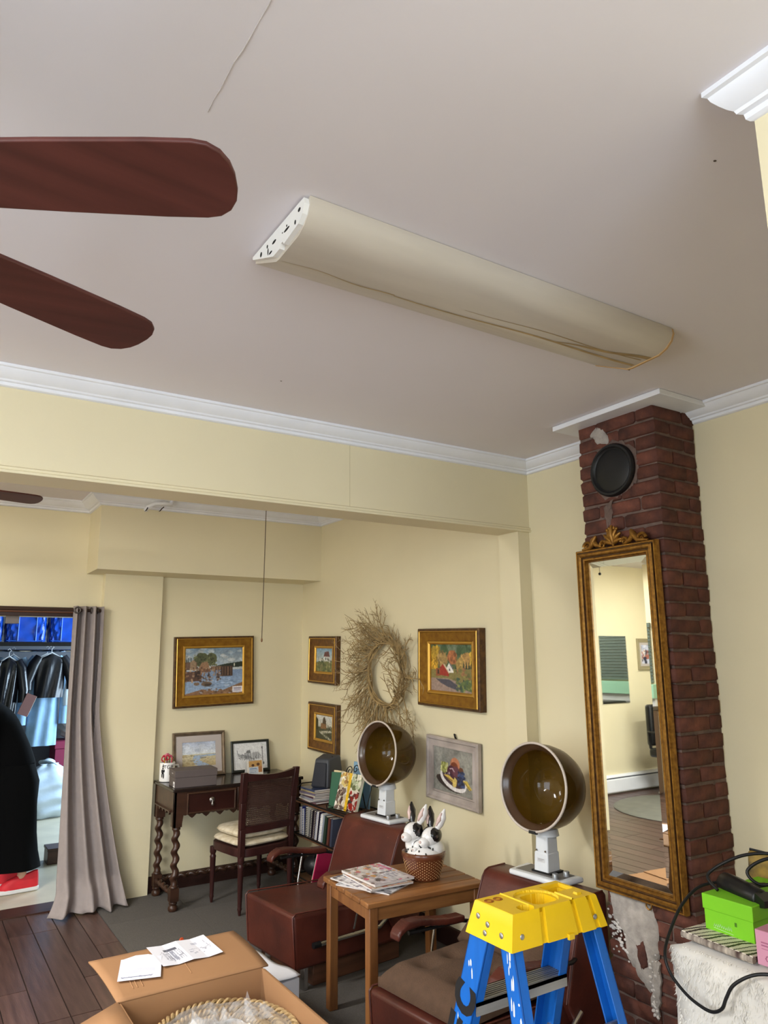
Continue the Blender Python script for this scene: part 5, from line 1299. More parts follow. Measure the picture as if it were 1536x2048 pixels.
N_ = 120; segs = []
for i in range(4):
    a, b = per[i], per[(i + 1) % 4]; L_ = math.dist(a, b)
    for k in range(int(30)): segs.append((a[0] + (b[0] - a[0]) * k / 30, a[1] + (b[1] - a[1]) * k / 30, i))
n = len(segs); vv = []; ff = []
zl = [ZF, ZF - .012, ZF - .05, ZF - .14, ZF - .26, ZF - .38, ZF - .50, ZF - .62]
for j, z in enumerate(zl):
    for i, (x, y, sd) in enumerate(segs):
        nx, ny = ((-1, 0), (0, 1), (1, 0), (0, -1))[sd]; o_ = (.0 if j == 0 else .012 + .004 * j) + (wob(i * .11, z * 3) * min(1, j * .35))
        if j == 0: o_ = -.012
        if sd == 1: o_ = min(o_, .02)
        vv.append((x + nx * o_, y + ny * o_, z + (.004 * math.sin(i * 1.3) if j else 0)))
for j in range(len(zl) - 1):
    for i in range(n): ff.append((j * n + i, j * n + (i + 1) % n, (j + 1) * n + (i + 1) % n, (j + 1) * n + i))
ff.append(tuple(range(n)))
obj('cloth', MB().add(vv, ff), FUR, fr, smooth=70)
hair = MB()
def blade(p, nrm, L_, wd):
    nrm = Vector(nrm).normalized(); side = nrm.cross(Vector((rf.gauss(0, 1), rf.gauss(0, 1), rf.gauss(0, 1)))).normalized()
    tip = Vector(p) + nrm * L_ * .22 + Vector((rf.gauss(0, .25), rf.gauss(0, .25), -.8 + rf.gauss(0, .2))) * L_ * .8
    hair.add([Vector(p) - side * wd, Vector(p) + side * wd, tip], [(0, 1, 2)])
for k in range(26000):
    j = rf.choice((1, 1, 1, 2, 2, 2, 3, 3, 3, 4, 4, 5)); i = rf.randrange(60 if rf.random() < .75 else n)
    f, g_ = rf.random(), rf.random(); i2 = (i + 1) % n
    a = Vector(vv[j * n + i]).lerp(Vector(vv[j * n + i2]), f); b = Vector(vv[(j + 1) * n + i]).lerp(Vector(vv[(j + 1) * n + i2]), f)
    sd = segs[i][2]; nm = ((-1, 0, .2), (0, 1, .2), (1, 0, .2), (0, -1, .2))[sd]
    blade(a.lerp(b, g_), nm, rf.uniform(.010, .020), .0016)
for k in range(9000):
    blade((rf.uniform(-.03, .5), rf.uniform(.1, .68), ZF - .001), (-.5, .2, 1), rf.uniform(.008, .016), .0016)
hz = obj('fur_pile', hair, FUR, fr); hz['kind'] = 'stuff'
# folded zebra-print cloth
P = Paint(120, 60, (224, 214, 198), 41)
for k in range(13):
    x = -.15 + .095 * k; pts = [(x, 1.05), (x + .06, .75 + .05 * math.sin(k)), (x + .10 + .02 * math.sin(k * 2.1), .45), (x + .17, .2), (x + .22, -.05)]
    P.line(pts, .020 + .010 * (k % 3), (52, 36, 34))
zb = thing('zebra_cloth', 'folded zebra-striped cloth on the white fur', 'cloth', (1.858, 1.412, ZF + .004), (0, 0, R(-93)))
ZW, ZD = .215, .10
zbm = mat('zebra_under', (74, 44, 42), .8)
o = printed('top_fold', P, ZW, ZD + .05, zb, .003, fn=lambda x, z: (x + ZW / 2, (z) if z > -.045 else -.045 - .0 + (.0 if z > -.045 else 0), (.018 - .0 if z > -.045 else .018 + (z + .045) * .6)))
o.matrix_local = TR((0, .05, .006))
obj('under_fold', MB().box(.004, ZW - .006, .008, .12, .004, .010).box(0, ZW, .012, .125, .013, .017), zbm, zb, bevel=.002)
obj('rolled_edge', MB().tube([(.002, .010, .014), (ZW * .5, .006, .014), (ZW, .010, .014)], .009, 10), mat('zebra_edge', (206, 194, 178), .8, var=.5, scale=60, stretch=(1, .1, .1), col2=(70, 50, 46)), zb, smooth=60)
# lime green shoe box
LIME = mat('lime_card', (128, 206, 36), 0.5, var=.04, scale=6)
gb = thing('green_box', 'lime green shoe box on the zebra cloth', 'box', (1.932, 1.310, ZF + .027))
obj('body', MB().box(0, .27, -.071, .071, 0, .064), LIME, gb, bevel=.001)
obj('lid', MB().box(-.003, .273, -.074, .074, .052, .091), LIME, gb, bevel=.002)
sg = MB(); rs2 = random.Random(4)
for k in range(9): sg.tube([(-.0008, .045 - .006 * k, .012 + .004 * rs2.random()), (-.0008, .042 - .006 * k, .020 + .004 * rs2.random()), (-.0008, .040 - .006 * k, .013)], .0007, 4)
sg.tube([(-.0008, -.012, .006), (-.0008, .045, .010)], .0006, 4)
obj('script_print', sg, mat('pale_script', (206, 236, 190), .5), gb)
obj('handle_slot', MB().box(-.0008, .0005, -.024, -.018, .028, .038), mat('slot_green', (70, 120, 20), .7), gb)
# pink box
P = Paint(60, 46, (214, 152, 176), 44); P.rect(.12, .30, .45, .34, (170, 100, 130)); P.rect(.12, .40, .40, .43, (170, 100, 130)); P.rect(.12, .5, .45, .53, (180, 110, 140)); P.rect(.5, .25, .95, .9, (236, 232, 234)); P.rect(.56, .3, .9, .42, (60, 56, 60)); P.ell(.26, .78, .07, .09, (150, 80, 110)); P.ell(.26, .78, .045, .06, (214, 152, 176))
pb = thing('pink_box', 'small pink product box in front of the green box', 'box', (1.850, 1.128, ZF + .016), (0, 0, R(2)))
obj('body', MB().box(0.001, .16, -.055, .055, 0, .080), mat('pink_card', (206, 142, 166), .45), pb, bevel=.001)
o = printed('front_print', P, .108, .078, pb, .0005, print_mat(.4)); o.matrix_local = TR((0, 0, .040), rz=-90)
# hair dryer with its cord, yellow pouch, curling iron
hd = thing('hair_dryer', 'black hair dryer lying on the lime green box', 'hair dryer', (2.02, 1.325, ZF + .118), (0, 0, R(70)))
obj('barrel', MB().lathe([(.020, -.085), (.025, -.08), (.028, -.03), (.031, .03), (.030, .06), (.018, .075), (.002, .078)], 24, TR((0, 0, .006), ry=90)), mat('black_plastic', (20, 20, 22), .35), hd, smooth=50)
obj('handle', MB().tube([(.02, 0, .0), (.03, -.05, .0), (.035, -.11, -.004)], [.016, .014, .012], 12), MATS['black_plastic'], hd, smooth=60)
obj('nozzle', MB().hexa([(-.125, -.024, -.003), (-.085, -.020, -.012), (-.085, .020, -.012), (-.125, .024, -.003)], [(-.125, -.024, .014), (-.085, -.020, .024), (-.085, .020, .024), (-.125, .024, .014)]), MATS['black_plastic'], hd)
cord_m = mat('black_cable', (18, 18, 20), .45)
def smooth_path(pts, n=8):
    P_ = [Vector(p) for p in pts]; P_ = [P_[0]] + P_ + [P_[-1]]; out = []
    for i in range(1, len(P_) - 2):
        for k in range(n):
            t = k / n; a, b, c, d = P_[i - 1:i + 3]
            out.append(.5 * ((2 * b) + (-a + c) * t + (2 * a - 5 * b + 4 * c - d) * t * t + (-a + 3 * b - 3 * c + d) * t ** 3))
    return out + [P_[-2]]
pc_ = thing('power_cord', 'black power cord looping over the white fur', 'cord', (1.8, 1.2, .78))
pts = [(2.06, 1.38, .91), (1.98, 1.42, .90), (1.91, 1.435, .86), (1.845, 1.432, .805), (1.790, 1.412, .765), (1.776, 1.388, .727), (1.768, 1.340, .697), (1.764, 1.295, .684), (1.764, 1.262, .683), (1.764, 1.235, .70), (1.766, 1.222, .728), (1.772, 1.20, .764), (1.79, 1.15, .797), (1.815, 1.08, .808), (1.84, 1.02, .806)]
obj('cable', MB().tube([Vector(p) - Vector((1.8, 1.2, .78)) for p in smooth_path(pts)], .0042, 8), cord_m, pc_, smooth=60)
pc2 = thing('power_cord', 'black cord coiled on top of the lime green box', 'cord', (2.1, 1.28, .9))
pts = [(1.97, 1.36, .905), (1.99, 1.40, .935), (2.05, 1.34, .985), (2.10, 1.27, 1.0), (2.12, 1.21, .985), (2.09, 1.23, .945), (2.05, 1.28, .925), (2.04, 1.31, .955), (2.08, 1.27, .99), (2.14, 1.20, .995), (2.20, 1.13, .97), (2.2, 1.05, .93), (2.18, 1.0, .86), (2.16, .98, .805)]
obj('cable', MB().tube([Vector(p) - Vector((2.1, 1.28, .9)) for p in smooth_path(pts)], .0045, 8), cord_m, pc2, smooth=60)
ci = thing('curling_iron', 'silver and black curling iron lying across the lime green box', 'curling iron', (2.01, 1.235, .912), (0, R(10), R(-68)))
obj('barrel', MB().lathe([(.007, 0), (.0085, .004), (.0085, .075), (.006, .08)], 16, TR(ry=90)), mat('brushed_steel', (190, 190, 196), .3, metal=.9), ci, smooth=40)
obj('handle', MB().lathe([(.009, .08), (.011, .085), (.010, .19), (.006, .2)], 16, TR(ry=90)), MATS['black_plastic'], ci, smooth=40)
yp = thing('yellow_pouch', 'mustard yellow patterned pouch behind the green box', 'pouch', (2.235, 1.330, ZF + .002), (0, 0, R(15)))
obj('body', MB().hexa([(-.03, -.09, 0), (.04, -.09, 0), (.04, .09, 0), (-.03, .09, 0)], [(-.012, -.075, .17), (.012, -.075, .17), (.012, .085, .185), (-.012, .085, .185)]), mat('mustard_print', (176, 142, 60), .6, var=.6, scale=26, col2=(70, 62, 46)), yp, bevel=.012, seg=3)
obj('zip', MB().tube([(0, -.07, .172), (0, .08, .186)], .004, 6), BLACK, yp)

# ================================================================== CARDBOARD BOX WITH BASKETS
CARD = mat('corrugated_card', (160, 118, 80), 0.8, var=.06, scale=3, bump=.05, bscale=60)
bx0, bx1, by0, by1, bz1 = .622, 1.080, 1.80, 2.456, .553
cbx = thing('cardboard_box', 'open brown cardboard box with flaps folded out in the foreground', 'box', (bx0, by0, 0))
BW, BL, th = bx1 - bx0, by1 - by0, .005
obj('side', MB().box(0, BW, 0, BL, 0.001, .008), CARD, cbx)
obj('side', MB().box(0, th, 0, BL, 0.008, bz1), CARD, cbx); obj('side', MB().box(BW - th, BW, 0, BL, 0.008, bz1), CARD, cbx)
obj('side', MB().box(th, BW - th, 0, th, 0.008, bz1), CARD, cbx); obj('side', MB().box(th, BW - th, BL - th, BL, 0.008, bz1), CARD, cbx)
fl_ = MB()
nf = 18
def flapfn(u, v_):
    x = .006 + (BW + .025) * u; y = BL - .006 + .371 * v_; z = bz1 + .003 + .010 * math.sin(v_ * 2.2) - .012 * v_ * v_
    if u > .9: z -= 0
    return (x - .012 + .03 * v_ * (u - .3), y, z)
fl_.grid(flapfn, nf, 14); obj('flap', fl_, CARD, cbx, solid=.005, smooth=50)
fl_ = MB(); fl_.grid(lambda u, v_: (-.225 * v_ - .002, .02 + (BL - .02) * u, bz1 + .002 - .075 * v_), 10, 6); obj('flap', fl_, CARD, cbx, solid=.005, smooth=50)
fl_ = MB(); fl_.grid(lambda u, v_: (BW + .002 + .05 * v_, .02 + (BL - .03) * u, bz1 - .002 - .21 * v_), 10, 6); obj('flap', fl_, CARD, cbx, solid=.005, smooth=50)
cre = MB()
for x in (.055, .068, .085, .24): cre.tube([(x, BL + .05 + .01 * (x > .2), bz1 + .0098), (x + .006, BL + .20, bz1 + .0152)], .0014, 4)
obj('crease', cre, CARD, cbx)
# letters on the flap
P = Paint(80, 64, (222, 224, 236), 51); P.mottle(.05, 8); P.rect(.08, .86, .80, .885, (120, 124, 150)); P.dabs(30, .05, .84, .85, .91, [(150, 154, 176)], .006, .012); P.poly([(.15, .55), (.5, .48), (.85, .55), (.85, .7), (.15, .72)], (206, 210, 228), .6)
def zflap(y): v_ = (y - by1) / .365; return bz1 + .004 + .010 * math.sin(v_ * 2.2) - .012 * v_ * v_ + .0075
en = thing('envelope', 'small white envelope with lettering on the box flap', 'envelope', (.728, 2.625, zflap(2.64)), (0, R(0), R(-17)))
o = printed('paper', P, .130, .165, en, .0006); o.matrix_local = TR((0, 0, .0012), rx=-89)
obj('pointed_flap', MB().prism([(-.065, .082), (.065, .082), (.02, .112), (-.02, .112)], .0003, .0012, 'z'), mat('paper_white', (226, 228, 238), .7), en)
P = Paint(120, 84, (226, 226, 234), 52); P.line([(.5, 0), (.5, 1)], .006, (170, 172, 190))
for i in range(26): x = P.r.uniform(.12, .44); P.line([(x, .35 + .1 * P.r.random()), (x + .01, .80)], .008, (150, 152, 166))
P.rect(.2, .25, .42, .36, (90, 92, 104)); P.dabs(24, .1, .3, .46, .85, [(120, 122, 136), (180, 182, 194)], .006, .014)
P.line([(.56, .55), (.7, .5), (.84, .56), (.95, .5)], .008, (150, 150, 166)); P.dabs(16, .56, .5, .96, .75, [(170, 172, 188)], .008, .02); P.line([(.90, .2), (.92, .6)], .006, (150, 150, 170)); P.rect(.68, .22, .78, .32, (190, 192, 206))
le = thing('folded_letter', 'folded white letter with pencil sketches on the box flap', 'letter', (.893, 2.69, zflap(2.75)), (0, 0, R(2)))
o = printed('paper', P, .205, .185, le, .0006, fn=lambda x, z: (x, -.010 * abs(abs(x) / .1 - .5), z)); o.matrix_local = TR((0, 0, .002), rx=-89.3)
# nested baskets wrapped in plastic
SEAG = mat('seagrass', (196, 168, 120), 0.8, var=.45, scale=60, col2=(146, 116, 74), bump=.5, bscale=120)
PLAS = bpy.data.materials.new('clear_plastic_wrap'); PLAS.use_nodes = True
_n = PLAS.node_tree.nodes; _l = PLAS.node_tree.links; _b = _n['Principled BSDF']; _b.inputs['Base Color'].default_value = rgb(226, 226, 226); _b.inputs['Roughness'].default_value = .12
_t = _n.new('ShaderNodeBsdfTransparent'); _mx = _n.new('ShaderNodeMixShader'); _mx.inputs[0].default_value = .20
_l.new(_t.outputs[0], _mx.inputs[1]); _l.new(_b.outputs[0], _mx.inputs[2]); _l.new(_mx.outputs[0], _n['Material Output'].inputs[0])
bcx, bcy = .862, 2.205
blab = ['largest outer oval seagrass basket in the cardboard box', 'middle oval seagrass basket nested in the cardboard box', 'smallest inner oval seagrass basket in the cardboard box']
for k, (ra, rb_, zt2) in enumerate(((.198, .222, .497), (.160, .178, .494), (.124, .138, .490))):
    t = thing('seagrass_basket', blab[k], 'basket', (bcx, bcy, .010 + k * .010), group='nested seagrass baskets')
    hh = zt2 - .010 - k * .010
    obj('body', MB().grid(lambda u, v_: ((ra - .02 + .02 * v_ ** .7) * math.cos(2 * PI * u), (rb_ - .02 + .02 * v_ ** .7) * math.sin(2 * PI * u), hh * v_), 40, 12, True), SEAG, t, solid=.008, smooth=60)
    obj('bottom', MB().prism([((ra - .025) * math.cos(2 * PI * i / 40), (rb_ - .025) * math.sin(2 * PI * i / 40)) for i in range(40)], 0.0, .006), SEAG, t)
    brd = MB()
    for st in range(2):
        npt = 360; brd.tube([((ra + .003 + .0065 * math.cos(i * .55 + st * PI)) * math.cos(2 * PI * i / npt), (rb_ + .003 + .0065 * math.cos(i * .55 + st * PI)) * math.sin(2 * PI * i / npt), hh + .0065 * math.sin(i * .55 + st * PI)) for i in range(npt + 1)], .0055, 5, False)
    for row in range(1, 6):
        npt = 180; brd.tube([((ra + .002 - .002 * row + .002 * (i % 2)) * math.cos(2 * PI * i / npt), (rb_ + .002 - .002 * row + .002 * (i % 2)) * math.sin(2 * PI * i / npt), hh - .013 * row) for i in range(npt + 1)], .0062, 5, False)
    obj('braided_rim', brd, SEAG, t, smooth=60)
rp = random.Random(9)
pw_ = thing('plastic_wrap', 'crumpled clear plastic wrap over the seagrass baskets', 'plastic wrap', (bcx, bcy, .49))
def wrapf(u, v_):
    a = 2 * PI * u; r_ = v_; k = math.sin(a * 7 + 3 * r_) + .7 * math.sin(a * 13 - 5 * r_) + .5 * math.sin(a * 23)
    z = .014 + .030 * (1 - r_) * abs(math.sin(a * 3 + r_ * 6)) + .007 * k * (.3 + .7 * (1 - r_)) + .035 * math.exp(-((r_ - .35) / .22) ** 2) * (.6 + .4 * math.sin(a * 2 + 1))
    return (.204 * r_ * math.cos(a), .226 * r_ * math.sin(a), z - .04 * max(0, r_ - .93) / .07)
obj('sheet', MB().grid(wrapf, 120, 26, True), PLAS, pw_, smooth=40)
ps = MB()
for k in range(14):
    x, y = rp.uniform(-.10, .12), rp.uniform(-.02, .12)
    ps.add([(x, y, .03), (x + rp.uniform(.02, .05), y + rp.uniform(-.03, .03), .035), (x + rp.uniform(.0, .03), y + rp.uniform(.01, .04), .055 + rp.uniform(0, .02))], [(0, 1, 2)])
obj('peak', ps, PLAS, pw_)['kind'] = 'stuff'
# white wrapped carton on the floor by the first dryer chair
wbx = thing('white_carton', 'long white carton on the floor between box and dryer chair', 'box', (1.520, 3.060, 0.004), (0, 0, R(9.7)))
m_ = MB(); m_.grid(lambda u, v_: (-.262 + .262 * u, .56 * v_, .238 + .008 * math.sin(v_ * 9 + u * 4) * math.sin(u * PI) + (.006 * (u > .5) * math.sin(v_ * 14))), 16, 24)
obj('top', m_, mat('white_paper', (224, 226, 234), .6), wbx, solid=.003, smooth=60)
obj('body', MB().box(-.260, -.002, .002, .558, 0, .228), MATS['white_paper'], wbx, bevel=.003)
oc = thing('orange_tag', 'small orange plastic piece on the carpet behind the box', 'tag', (1.424, 4.345, .005))
obj('piece', MB().hexa([(-.02, -.012, 0), (.02, -.012, 0), (.02, .012, 0), (-.02, .012, 0)], [(-.008, -.005, .035), (.006, -.005, .035), (.006, .005, .03), (-.008, .005, .03)]), mat('orange_plastic', (214, 84, 40), .5), oc, bevel=.003)
# ================================================================== DOORWAY, CURTAIN
DOORW = mat('dark_door_trim', (62, 36, 26), 0.4, var=.3, scale=6, stretch=(.4, 4, 4))
dj = MB(); dj.box(DX0 - .07, DX1 + .02, YD - .028, YD, DZ, DZ + .062)
dr_ = struct('door_1', dj, DOORW, 'dark wooden header over the curtained doorway', bevel=.003)
obj('header_bead', MB().run([(0, 0), (.008, .003), (.010, .010), (.006, .016), (0, .018)], (DX0 - .07, YD - .028, DZ + .022), (DX1 + .02, YD - .028, DZ + .022), (0, -1, 0)), mat('door_trim_light', (112, 74, 52), .4), dr_)
obj('jamb', MB().box(DX0 - .07, DX0, YD - .025, YD + .12, 0, DZ), DOORW, dr_); obj('jamb', MB().box(DX1, DX1 + .02, YD - .004, YD + .12, 0, DZ), DOORW, dr_)
obj('threshold', MB().box(DX0, DX1, YD - .06, YD + .13, -.004, .008), DOORW, dr_, bevel=.003)
obj('door_closer', MB().box(.505, .585, YD + .02, YD + .05, DZ - .05, DZ), mat('grey_closer', (120, 112, 108), .5), dr_, bevel=.004)
CURT = mat('taupe_curtain', (152, 142, 139), 0.85, var=.06, scale=30, bump=.2, bscale=300)
ROD = mat('bronze_rod', (62, 42, 32), .4, metal=.3)
cr_ = thing('curtain_rod', 'dark curtain rod across the doorway', 'curtain rod', (0, 5.292, 1.885))
obj('pole', MB().tube([(.0, 0, 0), (1.088, 0, 0)], .011, 12), ROD, cr_, smooth=60)
obj('bracket', MB().box(.02, .04, 0, .085, -.012, .012), ROD, cr_); obj('bracket', MB().box(1.06, 1.08, 0, .09, -.012, .012), ROD, cr_)
ct_ = thing('curtain', 'long taupe grommet curtain gathered at the doorway', 'curtain', (0, 5.292, 0))
NF = 3.3
def curt(u, v_):
    z = 1.912 * (1 - v_) + .006 * v_
    s = max(0, (v_ - .35) / .65)
    xl = .893 + .012 * v_ - .05 * max(0, (v_ - .93) / .07) ** 1.5; xr = 1.082 + .03 * v_ + .215 * s ** 1.35
    x = xl + (xr - xl) * (u ** (1 - .18 * s))
    amp = .032 + .004 * v_ + .006 * math.sin(u * 9)
    ph = 2 * PI * NF * u + .5 * math.sin(3 * v_ + u * 4) - .6
    y = -amp * math.sin(ph) - .016 - .045 * s
    x += .003 * math.cos(ph)
    lo = max(0, (v_ - .90) / .10)
    y += -lo * (.045 + .05 * math.sin(5 * u * PI) ** 2) - .01 * lo
    if x > 1.075: y = min(y, -.012 - .0)
    z = max(z, .010 + .012 * lo * abs(math.sin(9 * u)))
    return (x, y, z)
obj('cloth', MB().grid(curt, 130, 70), CURT, ct_, solid=.003, smooth=70)
for (x, y) in ((.912, -.012), (.962, .006), (1.005, -.02), (1.05, .0)):
    obj('grommet', MB().tube([(x + .004 * math.cos(a), -.046 + .0, 1.885 + .020 * math.sin(a)) if False else (x + .019 * math.cos(a), -.050, 1.882 + .019 * math.sin(a)) for a in [2 * PI * i / 20 for i in range(21)]], .0055, 8), mat('grommet_pewter', (96, 90, 86), .35, metal=.8), ct_, smooth=60) if x < .93 else obj('grommet', MB().tube([(x, y + .014 * math.cos(a), 1.885 + .019 * math.sin(a)) for a in [2 * PI * i / 20 for i in range(21)]], .004, 8), MATS['grommet_pewter'], ct_, smooth=60)

# ================================================================== STORE ROOM BEYOND THE DOORWAY
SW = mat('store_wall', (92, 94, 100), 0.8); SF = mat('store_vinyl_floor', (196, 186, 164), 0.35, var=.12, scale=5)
struct('floor_store', MB().box(-1.2, 3.5, YD + .02, 9.4, -.06, -.001), SF, 'pale vinyl floor of the store room')
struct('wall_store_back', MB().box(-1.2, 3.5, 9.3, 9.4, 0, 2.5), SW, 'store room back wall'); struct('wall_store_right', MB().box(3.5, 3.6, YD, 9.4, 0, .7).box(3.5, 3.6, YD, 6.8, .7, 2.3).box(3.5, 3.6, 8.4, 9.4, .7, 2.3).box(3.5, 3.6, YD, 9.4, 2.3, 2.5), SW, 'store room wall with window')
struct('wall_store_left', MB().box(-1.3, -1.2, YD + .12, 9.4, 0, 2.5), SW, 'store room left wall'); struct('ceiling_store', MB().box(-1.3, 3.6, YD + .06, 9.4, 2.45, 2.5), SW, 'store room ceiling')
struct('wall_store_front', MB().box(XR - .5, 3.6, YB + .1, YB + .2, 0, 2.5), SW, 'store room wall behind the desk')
m_ = MB(); m_.frame(1.6, 1.6, [(0, -.05), (0, .03), (.05, .03), (.05, -.05), (0, -.05)], TR((3.52, 7.6, 1.5), rz=-90)); struct('window_3', m_, WHITE, 'store room window')
# steel shelf with hanging rail
sh = thing('clothes_shelf', 'black wire shelf and clothes rail in the store room', 'shelf', (.2, 8.30, 0))
m_ = MB()
for k in range(9): m_.tube([(0, .05 * k, 1.735), (1.9, .05 * k, 1.735)], .004, 5)
for k in range(38): m_.tube([(.05 * k, -.005, 1.739), (.05 * k, .405, 1.739)], .002, 4)
obj('wire_deck', m_, WIRE, sh); obj('front_lip', MB().box(0, 1.9, -.012, -.004, 1.70, 1.74), WIRE, sh)
for (x, y) in ((.0, 0), (1.9, 0), (0, .4), (1.9, .4)): obj('post', MB().tube([(x, y, 0), (x, y, 2.2)], .013, 10), WIRE, sh)
obj('clothes_rail', MB().tube([(0, .10, 1.655), (1.9, .10, 1.655)], .012, 10), CHROME, sh)
BLUEB = mat('blue_tarp_bag', (24, 84, 206), 0.3, var=.2, scale=9, bump=.5, bscale=14)
for i, (x0, x1, z1, lb) in enumerate(((.795, 1.165, 2.02, 'blue tarpaulin bag at the left of the store shelf'), (1.205, 1.56, 2.03, 'blue tarpaulin bag at the right of the store shelf'), (.40, .76, 2.0, 'blue tarpaulin bag mostly hidden at the shelf end'))):
    t = thing('storage_bag', lb, 'bag', ((x0 + x1) / 2, 8.48, 1.743), group='blue storage bags'); w_ = (x1 - x0) / 2; hgt = z1 - 1.743
    def bf(u, v_, w_=w_, hgt=hgt):
        a = 2 * PI * u; c_, s_ = math.cos(a), math.sin(a); q = 1 - .08 * abs(v_ - .5); k = .006 * math.sin(9 * a + 7 * v_) + .005 * math.sin(17 * a - 11 * v_)
        return (w_ * q * math.copysign(abs(c_) ** .3, c_) + k, .17 * q * math.copysign(abs(s_) ** .3, s_) + k, hgt * v_)
    b_ = MB(); b_.grid(bf, 56, 14, True); b_.f.append(tuple(range(13 * 56, 14 * 56))); b_.f.append(tuple(range(56))[::-1])
    obj('body', b_, BLUEB, t, smooth=60)
    st = MB()
    for x in (-w_ * .45, w_ * .45): st.tube([(x, -.172, .01), (x, -.174, hgt * .9), (x, -.10, hgt + .012), (x, .10, hgt + .012)], .006, 6)
    st.tube([(-w_ * .98, -.165, .012), (0, -.176, .01), (w_ * .98, -.165, .012)], .005, 6)
    obj('strap', st, mat('bag_strap', (60, 120, 230), .4), t)
def garment(label, x0, x1, y, z0, z1, col, sleeves=True, rough=.8, flare=.0, shorts=0, cat='garment', name='hanging_jacket', bump=.4):
    """Clothes on a hanger; the hanger belongs to the garment here."""
    cx = (x0 + x1) / 2; w_ = (x1 - x0) / 2; t = thing(name, label, cat, (cx, y, z1)); L_ = z1 - z0
    m_ = mat('cloth_%d_%d_%d' % col, col, rough, var=.18, scale=9, bump=bump, bscale=22)
    sl = w_ * (.62 if sleeves else .95)
    def body(u, v_):
        a = 2 * PI * u; c_, s_ = math.cos(a), math.sin(a); sh_ = min(1, (v_ / .07)) ** .6
        ww = (sl * .35 + sl * .65 * sh_) * (1 + flare * v_); fold = .012 * math.sin(7 * a + 4 * v_) * min(1, v_ * 3)
        return (ww * c_, (.055 + .02 * v_ + fold) * s_, -.015 - .05 * (1 - sh_) * 0 - L_ * v_ - .04 * (c_ * c_) * (1 - v_) * (v_ < .2))
    b_ = MB(); b_.grid(body, 44, 26, True); b_.f.append(tuple(range(44))); obj('body', b_, m_, t, smooth=70)
    if sleeves:
        for s in (-1, 1):
            obj('sleeve', MB().tube([(s * sl * .78, 0, -.045), (s * sl * 1.12, -.01, -.12), (s * w_ * .93, -.02, -.12 - L_ * .4), (s * w_ * .90, -.03, -.06 - L_ * .72)], [.045, .055, .050, .042], 14), m_, t, smooth=70)
    obj('hanger', MB().tube([(-sl * .8, 0, -.06), (0, 0, .0), (sl * .8, 0, -.06)], .008, 8).tube([(0, 0, 0), (0, 0, .035), (.018, 0, .055), (.0, 0, .074), (-.015, 0, .06)], .003, 6), mat('white_hanger', (226, 228, 230), .4), t)
    return t
garment('black satin jacket on a white hanger in the store room', 1.00, 1.45, 8.30, 1.20, 1.635, (24, 24, 30), True, .35, name='hanging_jacket')
garment('pale blue denim dress hanging behind the black jacket', .985, 1.42, 8.43, .72, 1.63, (146, 184, 220), True, .8, .10, name='hanging_dress')
garment('long black plastic-wrapped garment at the left of the rail', .66, 1.0, 8.28, 1.05, 1.60, (22, 22, 28), True, .2, name='hanging_coat')
garment('grey blue shirt on the rail behind the dark garment', .72, 1.05, 8.44, 1.0, 1.62, (150, 176, 200), True, .8, name='hanging_shirt')
garment('white and blue striped top at the right of the rail', 1.40, 1.75, 8.42, .98, 1.60, (206, 220, 232), True, .8, name='hanging_blouse')
garment('dark wine coloured coat at the left end of the rail', .36, .64, 8.42, .9, 1.60, (60, 30, 40), True, .7, name='hanging_coat')
fo = thing('brown_folder', 'brown shiny folder tucked among the hanging clothes', 'folder', (1.02, 8.20, 1.12), (0, R(22), R(10)))
obj('cover', MB().box(-.05, .05, -.006, .006, -.10, .11), mat('bronze_folder', (110, 78, 74), .25), fo); obj('pages', MB().box(-.046, .052, -.0045, .0045, -.097, .107), MATS['pages_226'], fo)
SACKM = mat('pale_sack', (206, 222, 236), 0.5, var=.12, scale=5, bump=.8, bscale=16)
def sack(label, loc, rx, ry, hgt, m_, seed):
    t = thing('sack', label, 'sack', loc); r_ = random.Random(seed); p1, p2 = r_.uniform(0, 6), r_.uniform(0, 6)
    def fn(u, v_):
        a = 2 * PI * u; k = (math.sin(min(1, v_ * 1.02) * PI * .88 + .30)) ** .55
        cr2 = .016 * math.sin(24 * v_ + 2 * math.sin(a * 2 + p1)) + .012 * math.sin(5 * a + p2 + 3 * v_)
        return ((rx * k + cr2) * math.cos(a), (ry * k + cr2) * math.sin(a), hgt * v_)
    b_ = MB(); b_.grid(fn, 64, 40, True); b_.f.append(tuple(range(64))[::-1]); b_.f.append(tuple(range(39 * 64, 40 * 64))); obj('body', b_, m_, t, smooth=70)
    obj('tied_neck', MB().tube([(0, .04, hgt - .02), (.01, .05, hgt + .0), (.02, .06, hgt + .02)], [rx * .35, .06, .05], 16), m_, t, smooth=60)
    return t
sack('pale blue stuffed laundry sack standing on the store room floor', (1.31, 8.46, 0), .30, .22, .52, SACKM, 1)
sack('off-white bulging bag sitting above the laundry sack', (1.66, 8.98, .70), .20, .18, .34, mat('offwhite_bag', (214, 212, 206), .6, var=.1, bump=.6, bscale=14), 2)
bx_ = thing('crimson_crate', 'crimson crate behind the pale laundry sack', 'crate', (1.63, 8.98, 0))
obj('body', MB().box(-.22, .22, -.18, .18, 0, .62), mat('crimson_card', (130, 34, 66), .6), bx_, bevel=.004); obj('lid', MB().box(-.228, .228, -.188, .188, .62, .698), MATS['crimson_card'], bx_, bevel=.004)
db = thing('brown_doorstop', 'dark brown wooden block on the store room floor by the curtain', 'block', (1.10, 6.60, 0))
obj('body', MB().box(-.05, .12, -.08, .1, 0, .11), DOORW, db, bevel=.004); obj('lip', MB().box(-.055, .125, -.085, .105, .095, .115), DOORW, db, bevel=.003)

